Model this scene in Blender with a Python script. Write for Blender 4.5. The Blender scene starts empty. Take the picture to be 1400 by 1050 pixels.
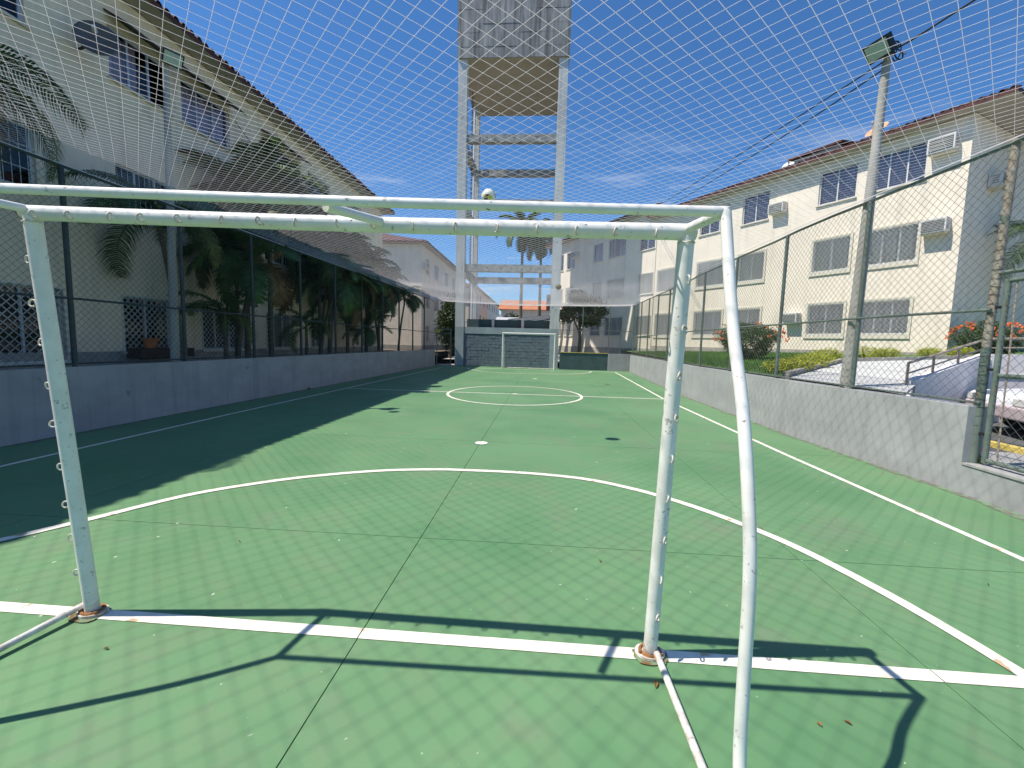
import bpy, math, random
from mathutils import Vector, Matrix, noise
from mathutils.geometry import tessellate_polygon
random.seed(7)
S = bpy.context.scene
C = S.collection
R = math.radians
PI = math.pi

# ------------------------------------------------------------------ camera
cam_d = bpy.data.cameras.new('camera'); cam = bpy.data.objects.new('camera', cam_d); C.objects.link(cam)
cam_d.sensor_width = 36; cam_d.lens = 585.105 / 1400 * 36; cam_d.clip_start = .02; cam_d.clip_end = 5000
yaw, pitch, roll = -0.0682886, -0.0968773, 0.0259755
f = Vector((math.sin(yaw), math.cos(yaw), 0)); r = Vector((math.cos(yaw), -math.sin(yaw), 0)); u = Vector((0, 0, 1))
f2 = math.cos(pitch) * f + math.sin(pitch) * u; u2 = -math.sin(pitch) * f + math.cos(pitch) * u
r3 = math.cos(roll) * r + math.sin(roll) * u2; u3 = -math.sin(roll) * r + math.cos(roll) * u2
M = Matrix((r3, u3, -f2)).transposed().to_4x4(); M.translation = Vector((2.47746, -2.10743, 1.58317))
cam.matrix_world = M
S.camera = cam

# ------------------------------------------------------------------ sky, sun, exposure
SUNV = Vector((.563, .165, -1)).normalized()          # direction the light travels
elev = math.asin(-SUNV.z)
W = bpy.data.worlds.new('World'); S.world = W; W.use_nodes = True
nt = W.node_tree; nt.nodes.clear()
out = nt.nodes.new('ShaderNodeOutputWorld'); bg = nt.nodes.new('ShaderNodeBackground'); bg.inputs[1].default_value = .108
sky = nt.nodes.new('ShaderNodeTexSky'); sky.sky_type = 'NISHITA'; sky.sun_disc = False
sky.sun_elevation = elev; sky.sun_rotation = math.atan2(-SUNV.x, -SUNV.y)
sky.air_density = 1.0; sky.dust_density = .25; sky.ozone_density = 3.0; sky.altitude = 50
tint = nt.nodes.new('ShaderNodeMix'); tint.data_type = 'RGBA'; tint.blend_type = 'MULTIPLY'; tint.inputs[0].default_value = 1
tint.inputs[7].default_value = (.46, .80, 1.10, 1)
nt.links.new(sky.outputs[0], tint.inputs[6])
# thin streaky clouds low over the whole horizon
tc = nt.nodes.new('ShaderNodeTexCoord'); sep = nt.nodes.new('ShaderNodeSeparateXYZ'); nt.links.new(tc.outputs['Generated'], sep.inputs[0])
mp = nt.nodes.new('ShaderNodeMapping'); mp.inputs['Scale'].default_value = (2.2, 2.2, 17); mp.inputs['Location'].default_value = (.35, 0, .2)
nt.links.new(tc.outputs['Generated'], mp.inputs[0])
nz = nt.nodes.new('ShaderNodeTexNoise'); nz.inputs['Scale'].default_value = 2.0; nz.inputs['Detail'].default_value = 8; nz.inputs['Roughness'].default_value = .62
nt.links.new(mp.outputs[0], nz.inputs[0])
rmp = nt.nodes.new('ShaderNodeMapRange'); rmp.inputs[1].default_value = .54; rmp.inputs[2].default_value = .76; nt.links.new(nz.outputs[0], rmp.inputs[0])
band = nt.nodes.new('ShaderNodeValToRGB'); nt.links.new(sep.outputs[2], band.inputs[0])
cr = band.color_ramp; cr.elements[0].position = .0; cr.elements[0].color = (.6, .6, .6, 1); cr.elements[1].position = .46; cr.elements[1].color = (0, 0, 0, 1)
e = cr.elements.new(.2); e.color = (.9, .9, .9, 1); e = cr.elements.new(.34); e.color = (.35, .35, .35, 1)
mul = nt.nodes.new('ShaderNodeMath'); mul.operation = 'MULTIPLY'; nt.links.new(rmp.outputs[0], mul.inputs[0]); nt.links.new(band.outputs[0], mul.inputs[1])
cm = nt.nodes.new('ShaderNodeMix'); cm.data_type = 'RGBA'; cm.inputs[7].default_value = (6.2, 6.6, 7.2, 1)
nt.links.new(mul.outputs[0], cm.inputs[0]); nt.links.new(tint.outputs[2], cm.inputs[6])
nt.links.new(cm.outputs[2], bg.inputs[0]); nt.links.new(bg.outputs[0], out.inputs[0])
sd = bpy.data.lights.new('sun', 'SUN'); sun = bpy.data.objects.new('sun', sd); C.objects.link(sun)
sd.energy = 4.9; sd.angle = R(.53); sd.color = (1, .95, .87)
sun.rotation_euler = SUNV.to_track_quat('-Z', 'Y').to_euler()
S.view_settings.view_transform = 'Standard'; S.view_settings.look = 'None'; S.view_settings.gamma = 1
S.view_settings.use_curve_mapping = False; S.view_settings.exposure = .38

# ------------------------------------------------------------------ materials
def mat(name, col, rough=.7, var=.12, scale=4, metal=0, bump=0, bscale=None, col2=None, spec=.4, detail=6, streak=None, trans=0, speck=None, lo=.35, hi=.68):
    m = bpy.data.materials.new(name); m.use_nodes = True; n = m.node_tree; p = n.nodes['Principled BSDF']
    p.inputs['Roughness'].default_value = rough; p.inputs['Metallic'].default_value = metal; p.inputs['Specular IOR Level'].default_value = spec
    g = n.nodes.new('ShaderNodeNewGeometry'); mp = n.nodes.new('ShaderNodeMapping'); n.links.new(g.outputs['Position'], mp.inputs[0])
    if streak: mp.inputs['Scale'].default_value = streak
    t = n.nodes.new('ShaderNodeTexNoise'); t.inputs['Scale'].default_value = scale; t.inputs['Detail'].default_value = detail; t.inputs['Roughness'].default_value = .6
    n.links.new(mp.outputs[0], t.inputs[0])
    rp = n.nodes.new('ShaderNodeValToRGB'); n.links.new(t.outputs[0], rp.inputs[0])
    a = [max(0, c * (1 - var)) for c in col]; b = list(col2) if col2 else [min(1, c * (1 + var)) for c in col]
    rp.color_ramp.elements[0].position = lo; rp.color_ramp.elements[1].position = hi
    rp.color_ramp.elements[0].color = (*a, 1); rp.color_ramp.elements[1].color = (*b, 1)
    last = rp.outputs[0]
    if speck:                                      # (colour, scale, threshold)
        v = n.nodes.new('ShaderNodeTexNoise'); v.inputs['Scale'].default_value = speck[1]; v.inputs['Detail'].default_value = 3
        n.links.new(g.outputs['Position'], v.inputs[0])
        q = n.nodes.new('ShaderNodeMapRange'); q.inputs[1].default_value = speck[2]; q.inputs[2].default_value = speck[2] + .04; n.links.new(v.outputs[0], q.inputs[0])
        x = n.nodes.new('ShaderNodeMix'); x.data_type = 'RGBA'; x.inputs[7].default_value = (*speck[0], 1)
        n.links.new(q.outputs[0], x.inputs[0]); n.links.new(last, x.inputs[6]); last = x.outputs[2]
    n.links.new(last, p.inputs['Base Color'])
    if bump:
        t2 = n.nodes.new('ShaderNodeTexNoise'); t2.inputs['Scale'].default_value = bscale or scale * 8; t2.inputs['Detail'].default_value = 4
        n.links.new(g.outputs['Position'], t2.inputs[0])
        bn = n.nodes.new('ShaderNodeBump'); bn.inputs['Strength'].default_value = min(1, bump * 20); bn.inputs['Distance'].default_value = bump
        n.links.new(t2.outputs[0], bn.inputs['Height']); n.links.new(bn.outputs[0], p.inputs['Normal'])
    if trans:
        tr = n.nodes.new('ShaderNodeBsdfTranslucent'); n.links.new(last, tr.inputs[0]); mx = n.nodes.new('ShaderNodeMixShader'); mx.inputs[0].default_value = trans
        o = n.nodes['Material Output']; n.links.new(p.outputs[0], mx.inputs[1]); n.links.new(tr.outputs[0], mx.inputs[2]); n.links.new(mx.outputs[0], o.inputs[0])
    return m

def glass_mat():
    m = bpy.data.materials.new('window glass'); m.use_nodes = True; n = m.node_tree; n.nodes.remove(n.nodes['Principled BSDF'])
    o = n.nodes['Material Output']; g = n.nodes.new('ShaderNodeBsdfGlossy'); g.inputs['Roughness'].default_value = .03; g.inputs[0].default_value = (.9, .95, 1, 1)
    t = n.nodes.new('ShaderNodeBsdfTransparent'); t.inputs[0].default_value = (.72, .74, .76, 1)
    fr = n.nodes.new('ShaderNodeFresnel'); fr.inputs[0].default_value = 1.5
    x = n.nodes.new('ShaderNodeMixShader'); n.links.new(fr.outputs[0], x.inputs[0]); n.links.new(t.outputs[0], x.inputs[1]); n.links.new(g.outputs[0], x.inputs[2]); n.links.new(x.outputs[0], o.inputs[0])
    return m

def floor_mat():
    m = mat('green court paint', (.122, .245, .112), rough=.6, var=.10, scale=.55, bump=.0012, bscale=160, spec=.35, detail=9)
    n = m.node_tree; p = n.nodes['Principled BSDF']; g = [x for x in n.nodes if x.type == 'NEW_GEOMETRY'][0]
    last = p.inputs['Base Color'].links[0].from_socket
    def layer(scale, lo, hi, col, amt, detail=6, stretch=(1, 1, 1), loc=(0, 0, 0), rough=.65):
        nonlocal last
        mp = n.nodes.new('ShaderNodeMapping'); mp.inputs['Scale'].default_value = stretch; mp.inputs['Location'].default_value = loc
        n.links.new(g.outputs['Position'], mp.inputs[0])
        t = n.nodes.new('ShaderNodeTexNoise'); t.inputs['Scale'].default_value = scale; t.inputs['Detail'].default_value = detail; t.inputs['Roughness'].default_value = rough
        n.links.new(mp.outputs[0], t.inputs[0])
        q = n.nodes.new('ShaderNodeMapRange'); q.inputs[1].default_value = lo; q.inputs[2].default_value = hi; q.inputs[4].default_value = amt
        n.links.new(t.outputs[0], q.inputs[0])
        x = n.nodes.new('ShaderNodeMix'); x.data_type = 'RGBA'; x.inputs[7].default_value = (*col, 1)
        n.links.new(q.outputs[0], x.inputs[0]); n.links.new(last, x.inputs[6]); last = x.outputs[2]
    layer(2.2, .46, .7, (.15, .22, .115), .75, 10, rough=.72)
    layer(.35, .48, .62, (.085, .20, .088), .8, 5, loc=(1, 1, 0))                       # worn greyer patches
    layer(.9, .55, .72, (.20, .19, .145), .45, 9, loc=(3, 9, 0), rough=.7)         # brownish scuffs
    layer(28, .36, .30, (.105, .20, .095), .5, 4)                        # mottling
    layer(9, .735, .76, (.60, .62, .52), .85, 2, loc=(7, 2, 0))        # chips in the paint
    layer(34, .79, .81, (.62, .66, .55), .8, 1, loc=(1, 2, 4))         # small white flecks
    layer(3.4, .71, .74, (.05, .10, .07), .5, 4, stretch=(1, 3, 1), loc=(5, 5, 1))
    n.links.new(last, p.inputs['Base Color'])
    return m

def drip(m, col, amt, scale=1.3, lo=.5, hi=.75):
    n = m.node_tree; p = n.nodes['Principled BSDF']; g = [x for x in n.nodes if x.type == 'NEW_GEOMETRY'][0]; last = p.inputs['Base Color'].links[0].from_socket
    mp = n.nodes.new('ShaderNodeMapping'); mp.inputs['Scale'].default_value = (3, 3, .18); n.links.new(g.outputs['Position'], mp.inputs[0])
    t = n.nodes.new('ShaderNodeTexNoise'); t.inputs['Scale'].default_value = scale; t.inputs['Detail'].default_value = 8; t.inputs['Roughness'].default_value = .65; n.links.new(mp.outputs[0], t.inputs[0])
    q = n.nodes.new('ShaderNodeMapRange'); q.inputs[1].default_value = lo; q.inputs[2].default_value = hi; q.inputs[4].default_value = amt; n.links.new(t.outputs[0], q.inputs[0])
    x = n.nodes.new('ShaderNodeMix'); x.data_type = 'RGBA'; x.inputs[7].default_value = (*col, 1); n.links.new(q.outputs[0], x.inputs[0]); n.links.new(last, x.inputs[6]); n.links.new(x.outputs[2], p.inputs['Base Color'])
M_floor = floor_mat()
M_gap = mat('joint dirt', (.035, .05, .035), 1)
M_line = mat('white line paint', (.66, .58, .45), .6, .04, 7, col2=(.80, .75, .64), lo=.3, hi=.5, detail=12, speck=((.50, .36, .22), 5.5, .66), bump=.0008, bscale=120)
M_rust = mat('rust', (.22, .09, .03), .9, .3, 30, col2=(.42, .2, .07))
M_ruststain = mat('rust stain on court', (.26, .14, .06), .9, .3, 14, col2=(.16, .24, .13), lo=.42, hi=.56)
M_goal = mat('chipped white goal paint', (.76, .72, .66), .38, .06, 6, col2=(.84, .81, .76), speck=((.16, .10, .07), 24, .715), bump=.0012, bscale=30, spec=.5)
n_ = M_goal.node_tree; p_ = n_.nodes['Principled BSDF']; g_ = [x for x in n_.nodes if x.type == 'NEW_GEOMETRY'][0]
def wear(scale, lo, hi, col, zlo=None, zhi=None, amt=1, stretch=(1, 1, 1)):
    last = p_.inputs['Base Color'].links[0].from_socket
    mp = n_.nodes.new('ShaderNodeMapping'); mp.inputs['Scale'].default_value = stretch; n_.links.new(g_.outputs['Position'], mp.inputs[0])
    t = n_.nodes.new('ShaderNodeTexNoise'); t.inputs['Scale'].default_value = scale; t.inputs['Detail'].default_value = 6; t.inputs['Roughness'].default_value = .65; n_.links.new(mp.outputs[0], t.inputs[0])
    q = n_.nodes.new('ShaderNodeMapRange'); q.inputs[1].default_value = lo; q.inputs[2].default_value = hi; q.inputs[4].default_value = amt; n_.links.new(t.outputs[0], q.inputs[0]); fac = q.outputs[0]
    if zlo is not None:
        sp = n_.nodes.new('ShaderNodeSeparateXYZ'); n_.links.new(g_.outputs['Position'], sp.inputs[0]); z = n_.nodes.new('ShaderNodeMapRange'); z.inputs[1].default_value = zlo; z.inputs[2].default_value = zhi; n_.links.new(sp.outputs[2], z.inputs[0])
        m_ = n_.nodes.new('ShaderNodeMath'); m_.operation = 'MULTIPLY'; n_.links.new(fac, m_.inputs[0]); n_.links.new(z.outputs[0], m_.inputs[1]); fac = m_.outputs[0]
    x = n_.nodes.new('ShaderNodeMix'); x.data_type = 'RGBA'; x.inputs[7].default_value = (*col, 1); n_.links.new(fac, x.inputs[0]); n_.links.new(last, x.inputs[6]); n_.links.new(x.outputs[2], p_.inputs['Base Color'])
wear(7, .52, .76, (.50, .47, .42), amt=.45, stretch=(1, 1, .4))
wear(22, .62, .66, (.18, .15, .12), amt=.6)
wear(60, .66, .69, (.20, .12, .08), amt=.8)
wear(16, .40, .62, (.30, .15, .07), .16, .0, .8)
M_ring = mat('rusty white ring paint', (.66, .64, .56), .5, .1, 60, col2=(.45, .28, .16), lo=.5, hi=.7)
M_net = mat('white nylon cord', (.90, .86, .87), .6, .02, 2, trans=.6)
M_netband = mat('shade-darkened net', (.10, .11, .13), .8, .1, 2)  # white net where it lies gathered in shade; the shade is put into the colour
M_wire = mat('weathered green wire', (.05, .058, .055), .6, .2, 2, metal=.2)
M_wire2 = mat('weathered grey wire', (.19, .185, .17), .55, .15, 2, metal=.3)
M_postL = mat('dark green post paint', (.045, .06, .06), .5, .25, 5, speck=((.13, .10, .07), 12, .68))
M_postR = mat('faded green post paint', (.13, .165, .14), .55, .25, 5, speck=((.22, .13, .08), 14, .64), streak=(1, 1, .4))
M_postRust = mat('corner post paint', (.42, .38, .31), .6, .15, 6, col2=(.26, .20, .14), speck=((.14, .17, .13), 9, .6))
M_wallL = mat('grey rendered wall', (.345, .325, .32), .9, .10, 1.3, bump=.004, bscale=30, streak=(1, 1, 2), speck=((.22, .22, .22), 3, .7))
M_wallR = mat('grey cement wall', (.34, .34, .335), .9, .12, 1.1, bump=.0025, bscale=30, streak=(1, 1, 1.6), speck=((.27, .27, .265), 2.3, .68))
M_bluewall = mat('slate blue wall paint', (.10, .145, .17), .8, .1, 2, bump=.01, bscale=14)
M_bluewallP = mat('pale slate wall paint', (.33, .38, .38), .8, .12, 2, bump=.006, bscale=14)
M_darkgreen = mat('dark slate green paint', (.06, .10, .10), .8, .15, 2, bump=.006, bscale=14)
M_cream = mat('cream wall render', (.80, .70, .56), .9, .06, 1.0, bump=.002, bscale=40)
M_creamL = mat('cream wall render left', (.86, .71, .52), .9, .06, 1.1, bump=.002, bscale=40, speck=((.70, .57, .42), 1.2, .66))
M_creamtrim = mat('cream trim', (.66, .60, .48), .85, .06, 3)
M_plinth = mat('grey plinth', (.36, .33, .28), .95, .2, 4, bump=.003)
M_soffit = mat('soffit paint', (.42, .37, .31), .9, .1, 2)
M_tile = mat('dark red roof tile', (.085, .028, .022), .75, .35, 5, bump=.004, bscale=20)
M_tileO = mat('orange roof tile', (.45, .17, .08), .8, .2, 3)
M_alu = mat('white window frame', (.62, .64, .66), .4, .04, 3)
M_alublue = mat('bluish aluminium frame', (.45, .50, .62), .35, .05, 3)
M_grille = mat('white window grille', (.66, .64, .58), .5, .08, 8)
M_curtain = mat('pale curtain', (.72, .64, .74), .9, .15, 9, streak=(1, 1, .1))
M_curtain2 = mat('white curtain', (.85, .85, .78), .9, .12, 9, streak=(1, 1, .1))
M_dark = mat('dark interior', (.05, .045, .04), .9, .2, 2)
M_glass = glass_mat()
M_awn = mat('brown awning', (.06, .04, .033), .7, .2, 3)
M_acw = mat('white appliance casing', (.62, .60, .55), .5, .05, 4)
M_acg = mat('grey appliance grille', (.20, .20, .19), .6, .1, 4)
M_conc = mat('white tower paint', (.60, .60, .57), .85, .12, 1.2, bump=.003, bscale=20, speck=((.38, .38, .36), 3, .66), streak=(1, 1, .5))
M_concdk = mat('stained tank concrete', (.21, .205, .20), .95, .25, 2.4, col2=(.46, .45, .43), bump=.012, bscale=9, streak=(1.6, 1.6, .22), detail=11, lo=.3, hi=.72)
M_beam = mat('weathered beam concrete', (.38, .365, .34), .95, .3, 3, bump=.008, bscale=10, speck=((.20, .19, .18), 5, .58))
M_tan = mat('tan tank underside', (.45, .40, .31), .9, .08, 1.5, bump=.003)
M_pole = mat('grey concrete pole', (.40, .38, .34), .9, .15, 5, bump=.003, streak=(1, 1, .3))
M_black = mat('black metal', (.02, .02, .022), .45, .2, 6)
M_lamp = mat('lamp glass', (.42, .50, .42), .2, .05, 6, spec=.6)
M_cable = mat('black cable', (.012, .012, .013), .6, .1, 3)
M_trunk = mat('palm trunk', (.13, .12, .085), .95, .3, 6, streak=(1, 1, 3), bump=.01, bscale=12)
M_trunkg = mat('green palm stem', (.11, .15, .05), .7, .2, 4, streak=(1, 1, 4))
M_frond = mat('palm frond green', (.065, .12, .03), .5, .35, 3, trans=.25)
M_frond2 = mat('palm frond yellow green', (.13, .16, .035), .5, .3, 3, trans=.3)
M_frondd = mat('dry palm frond', (.20, .125, .05), .8, .3, 5, trans=.2)
M_leaf = mat('tree leaf', (.045, .075, .022), .55, .45, 4, trans=.2)
M_leafb = mat('bush leaf', (.065, .10, .03), .55, .4, 5, trans=.2)
M_leafy = mat('yellow green leaf', (.42, .44, .04), .6, .3, 8, trans=.2)
M_flower = mat('orange flower', (.75, .16, .04), .6, .25, 12)
M_bark = mat('brown bark', (.12, .085, .06), .95, .3, 8, bump=.01)
M_grass = mat('lawn', (.075, .15, .028), .9, .35, 6, bump=.02, bscale=60)
M_blade = mat('grass blade', (.09, .19, .03), .7, .35, 5, trans=.2)
M_soil = mat('dry soil', (.16, .12, .085), 1, .3, 2, bump=.02, bscale=14)
M_path = mat('pale concrete path', (.50, .49, .46), .9, .08, 1.5, bump=.003, bscale=30)
M_parapet = mat('white parapet paint', (.76, .69, .66), .85, .06, 2, bump=.002)
M_asph = mat('asphalt', (.10, .10, .098), .95, .2, 5, bump=.005, bscale=90)
M_pave = mat('grey pavement', (.34, .33, .31), .95, .12, 3, bump=.003)
M_yellow = mat('yellow kerb paint', (.66, .50, .12), .8, .15, 5)
M_rail = mat('brown rail paint', (.36, .28, .22), .55, .2, 9)
M_car = mat('white car paint', (.78, .78, .78), .2, .02, 2, spec=.6)
M_cartrim = mat('greyish pink bumper', (.46, .38, .38), .5, .06, 4)
M_ground = mat('distant ground', (.16, .14, .10), 1, .3, .3)
M_hill = mat('far hill', (.14, .19, .24), 1, .2, .01)
M_dish = mat('dark grey dish', (.13, .12, .12), .55, .1, 5)
M_dishw = mat('white dish', (.72, .72, .68), .5, .05, 5)
M_disho = mat('weathered orange dish', (.62, .33, .18), .6, .15, 5)
M_white = mat('white ball panel', (.74, .74, .66), .45, .05, 9)
M_ballY = mat('yellow ball panel', (.72, .62, .06), .45, .08, 9)
M_ballD = mat('dark ball panel', (.06, .07, .06), .5, .1, 9)
M_ballB = mat('muddy ball', (.22, .17, .06), .7, .3, 12, col2=(.12, .10, .05))
M_pot = mat('terracotta pot', (.50, .17, .06), .8, .15, 8)
M_block = mat('slate blue block', (.15, .185, .205), .8, .18, 5, bump=.012, bscale=22)
M_sheet = mat('pale roof sheet', (.45, .45, .47), .6, .1, 3)

drip(M_cream, (.52, .46, .37), .5); drip(M_creamL, (.50, .44, .35), .55); drip(M_wallL, (.19, .185, .18), .6, 1.6); drip(M_wallR, (.25, .245, .235), .6, 1.6); drip(M_conc, (.36, .35, .33), .6, 1.5, .48)
drip(M_concdk, (.12, .115, .11), .75, 1.2, .5, .62)
# ------------------------------------------------------------------ mesh builder
class MB:
    def __init__(s): s.v = []; s.f = []; s.mi = []
    def add(s, vs, fs, mi=0):
        b = len(s.v); s.v += [tuple(x) for x in vs]; s.f += [tuple(b + i for i in q) for q in fs]; s.mi += [mi] * len(fs); return s
    def box(s, x0, x1, y0, y1, z0, z1, mi=0, mtx=None):
        vs = [(x, y, z) for z in (z0, z1) for y in (y0, y1) for x in (x0, x1)]
        if mtx: vs = [mtx @ Vector(q) for q in vs]
        return s.add(vs, [(0, 2, 3, 1), (4, 5, 7, 6), (0, 1, 5, 4), (2, 6, 7, 3), (0, 4, 6, 2), (1, 3, 7, 5)], mi)
    def tube(s, path, rad, n=8, mi=0, cap=True):
        path = [Vector(q) for q in path]; k = len(path)
        rr = rad if isinstance(rad, (list, tuple)) else [rad] * k
        vs = []; prev = None
        for i, q in enumerate(path):
            t = (path[min(i + 1, k - 1)] - path[max(i - 1, 0)]).normalized()
            if prev is None:
                a = Vector((0, 0, 1)) if abs(t.z) < .9 else Vector((1, 0, 0)); x = t.cross(a).normalized()
            else: x = (prev - t * prev.dot(t)).normalized()
            prev = x; y = t.cross(x)
            for j in range(n):
                an = 2 * PI * j / n; vs.append(q + (x * math.cos(an) + y * math.sin(an)) * rr[i])
        fs = [(i * n + j, i * n + (j + 1) % n, (i + 1) * n + (j + 1) % n, (i + 1) * n + j) for i in range(k - 1) for j in range(n)]
        if cap: fs += [tuple(range(n))[::-1], tuple((k - 1) * n + j for j in range(n))]
        return s.add(vs, fs, mi)
    def poly(s, pts, mi=0):
        pts = [Vector(q) for q in pts]; tr = tessellate_polygon([pts])
        out = []
        for t in tr:
            a, b, c = [pts[i] for i in t]
            out.append(t if (b - a).cross(c - a).z >= 0 else (t[0], t[2], t[1]))
        return s.add(pts, out, mi)
    def build(s, name, m, parent=None, smooth=False, kind=None, **kw):
        me = bpy.data.meshes.new(name); me.from_pydata(s.v, [], s.f)
        for x in (m if isinstance(m, (list, tuple)) else [m]): me.materials.append(x)
        if any(s.mi): me.polygons.foreach_set('material_index', s.mi)
        if smooth: me.polygons.foreach_set('use_smooth', [True] * len(me.polygons))
        me.update()
        if smooth: me.set_sharp_from_angle(angle=R(40))
        return link(name, me, parent, kind=kind, **kw)
def link(name, me, parent=None, loc=None, rot=None, kind=None, label=None, cat=None, group=None):
    o = bpy.data.objects.new(name, me); C.objects.link(o)
    if parent: o.parent = parent
    if loc: o.location = loc
    if rot: o.rotation_euler = rot
    if kind: o['kind'] = kind
    if label: o['label'] = label
    if cat: o['category'] = cat
    if group: o['group'] = group
    return o
def thing(name, label, cat, loc=(0, 0, 0), rz=0, group=None):
    return link(name, None, None, loc, (0, 0, rz), label=label, cat=cat, group=group)
def tree_copy(o, parent=None):
    c = o.copy(); C.objects.link(c); c.parent = parent
    for ch in list(o.children): tree_copy(ch, c)
    return c
def lerp(a, b, t): return a + (b - a) * t
def poly_at(pl, y):                                   # x on a polyline given by (x,y)
    for (a, b) in zip(pl, pl[1:]):
        if y <= b[1]: return lerp(a[0], b[0], (y - a[1]) / (b[1] - a[1]))
    return pl[-1][0]
LW = [(-4.84, -5), (-4.76, 3), (-4.62, 10.5), (-4.28, 24.6)]        # court face of the left wall
RW = [(7.36, -5), (7.30, 3), (7.12, 6), (7.10, 11.5), (7.78, 24.2)]  # court face of the right wall
xl = lambda y: poly_at(LW, y)
xr = lambda y: poly_at(RW, y)

# ------------------------------------------------------------------ GROUND
g = MB(); g.add([(-900, -300, -.25), (900, -300, -.25), (900, 2500, -.25), (-900, 2500, -.25)], [(0, 1, 2, 3)]); g.build('ground', M_ground, kind='structure')
g = MB(); g.box(-5, 8.2, -6, 26.5, -.2, -.012); sub = g.build('court_floor', M_gap, kind='structure')
xs = [-5, -1.81, 1.55, 4.47, 8.2]; ys = [-6, -2.27, 1.14, 4.55, 7.95, 11.35, 14.75, 18.15, 21.55, 26.4]
JX, JY = xs[1:-1], ys[1:-1]
for i in range(len(xs) - 1):
    for j in range(len(ys) - 1):
        g = MB(); gp = .003; x0, x1, y0, y1 = xs[i] + gp, xs[i + 1] - gp, ys[j] + gp, ys[j + 1] - gp
        g.box(x0, x1, y0, y1, -.011, 0); g.build('floor_slab', M_floor, sub)
# painted lines; straight lines are broken where they cross a joint
def strip(pts, w, z=.004, closed=False, gaps=True):
    mb = MB(); n = len(pts)
    P = [Vector((a, b, 0)) for a, b in pts]; L = []; Rr = []
    for i, q in enumerate(P):
        t = ((P[(i + 1) % n] if closed or i < n - 1 else q) - (P[i - 1] if closed or i > 0 else q)).normalized()
        nn = Vector((-t.y, t.x, 0)) * w / 2; L.append(q + nn); Rr.append(q - nn)
    vs = [(q.x, q.y, z) for q in L] + [(q.x, q.y, z) for q in Rr]
    fs = [(i, n + i, n + (i + 1) % n, (i + 1) % n) for i in range(n if closed else n - 1)]
    mb.add(vs, fs); return mb
def line_x(name, y, x0, x1, w):
    mb = MB(); cuts = [x0] + [c for c in JX if x0 < c < x1] + [x1]
    for a, b in zip(cuts, cuts[1:]):
        a2 = a + (.003 if a != x0 else 0); b2 = b - (.003 if b != x1 else 0)
        mb.add([(a2, y - w / 2, .004), (b2, y - w / 2, .004), (b2, y + w / 2, .004), (a2, y + w / 2, .004)], [(0, 1, 2, 3)])
    mb.build(name, M_line, sub)
def line_y(name, pts, w): strip(pts, w).build(name, M_line, sub)
line_x('goal_line', -.002, -3.69, 6.30, .082)
line_x('goal_line', 23.2, -3.35, 6.75, .08)
line_x('halfway_line', 10.95, -3.6, 6.32, .075)
line_y('side_line', [(-3.72, -.05), (-3.74, 6), (-3.66, 12), (-3.4, 23.2)], .07)
line_y('side_line', [(6.30, -.05), (6.20, 4.5), (6.18, 11), (6.76, 23.2)], .07)
arc = [(-1.86, -.03), (-1.74, .35), (-1.52, .74), (-1.29, 1.13), (-.97, 1.73), (-.58, 2.13), (-.13, 2.46), (.55, 2.79), (1.2, 2.95), (1.6, 2.98), (2.3, 2.98), (3.0, 2.86), (3.5, 2.6), (3.9, 2.27), (4.25, 1.86), (4.55, 1.38), (4.75, .84), (4.86, .4), (4.93, -.03)]
def smoothpts(p, k=6):
    o = []; n = len(p)
    for i in range(n - 1):
        a, b, c, d = p[max(i - 1, 0)], p[i], p[i + 1], p[min(i + 2, n - 1)]
        for j in range(k):
            t = j / k
            o.append(tuple(.5 * ((2 * b[m]) + (-a[m] + c[m]) * t + (2 * a[m] - 5 * b[m] + 4 * c[m] - d[m]) * t * t + (-a[m] + 3 * b[m] - 3 * c[m] + d[m]) * t ** 3) for m in range(len(b))))
    o.append(tuple(p[-1])); return o
strip(smoothpts(arc), .085, .0065).build('penalty_area_line', M_line, sub)
strip([(1.68 + 2.03 * math.cos(a * PI / 36), 10.95 + 2.35 * math.sin(a * PI / 36)) for a in range(72)], .08, .0065, True).build('centre_circle_line', M_line, sub)
strip(smoothpts([(-1.9, 23.2), (-1.6, 22.0), (-.6, 20.6), (.8, 19.9), (2.4, 19.9), (3.9, 20.5), (5.0, 21.8), (5.4, 23.2)]), .08, .0065).build('penalty_area_line', M_line, sub)
for nm, x, y, rr in (('penalty_spot', 1.575, 4.42, .1), ('penalty_spot', 2.2, 16.8, .11), ('centre_spot', 1.68, 10.95, .10)):
    mb = MB(); mb.add([(x + rr * math.cos(a * PI / 12), y + rr * math.sin(a * PI / 12), .0085) for a in range(24)], [tuple(range(24))]); mb.build(nm, M_line, sub)

M_dirt = mat('dust and peeled paint along the wall', (.20, .185, .155), .95, .25, 9, bump=.003, bscale=60, col2=(.15, .235, .135), lo=.46, hi=.56)
def dirt(line, y0, y1, sd, w0):
    mb = MB(); n = 260; vs = []
    for i in range(n + 1):
        y = lerp(y0, y1, i / n); x = poly_at(line, y); w = w0 * (.55 + .9 * abs(noise.noise(Vector((y * 1.1, sd, 0)))) + .35 * noise.noise(Vector((y * 6, sd, 3))))
        vs += [(x, y, .0035), (x - sd * max(.01, w), y, .0035)]
    mb.add(vs, [((2 * i, 2 * i + 2, 2 * i + 3, 2 * i + 1) if sd < 0 else (2 * i, 2 * i + 1, 2 * i + 3, 2 * i + 2)) for i in range(n)][::1])
    mb.build('wall_foot_dirt', M_dirt, sub)
dirt(RW, -4.8, 24, 1, .16); dirt(LW, -4.8, 24, -1, .12)
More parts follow.
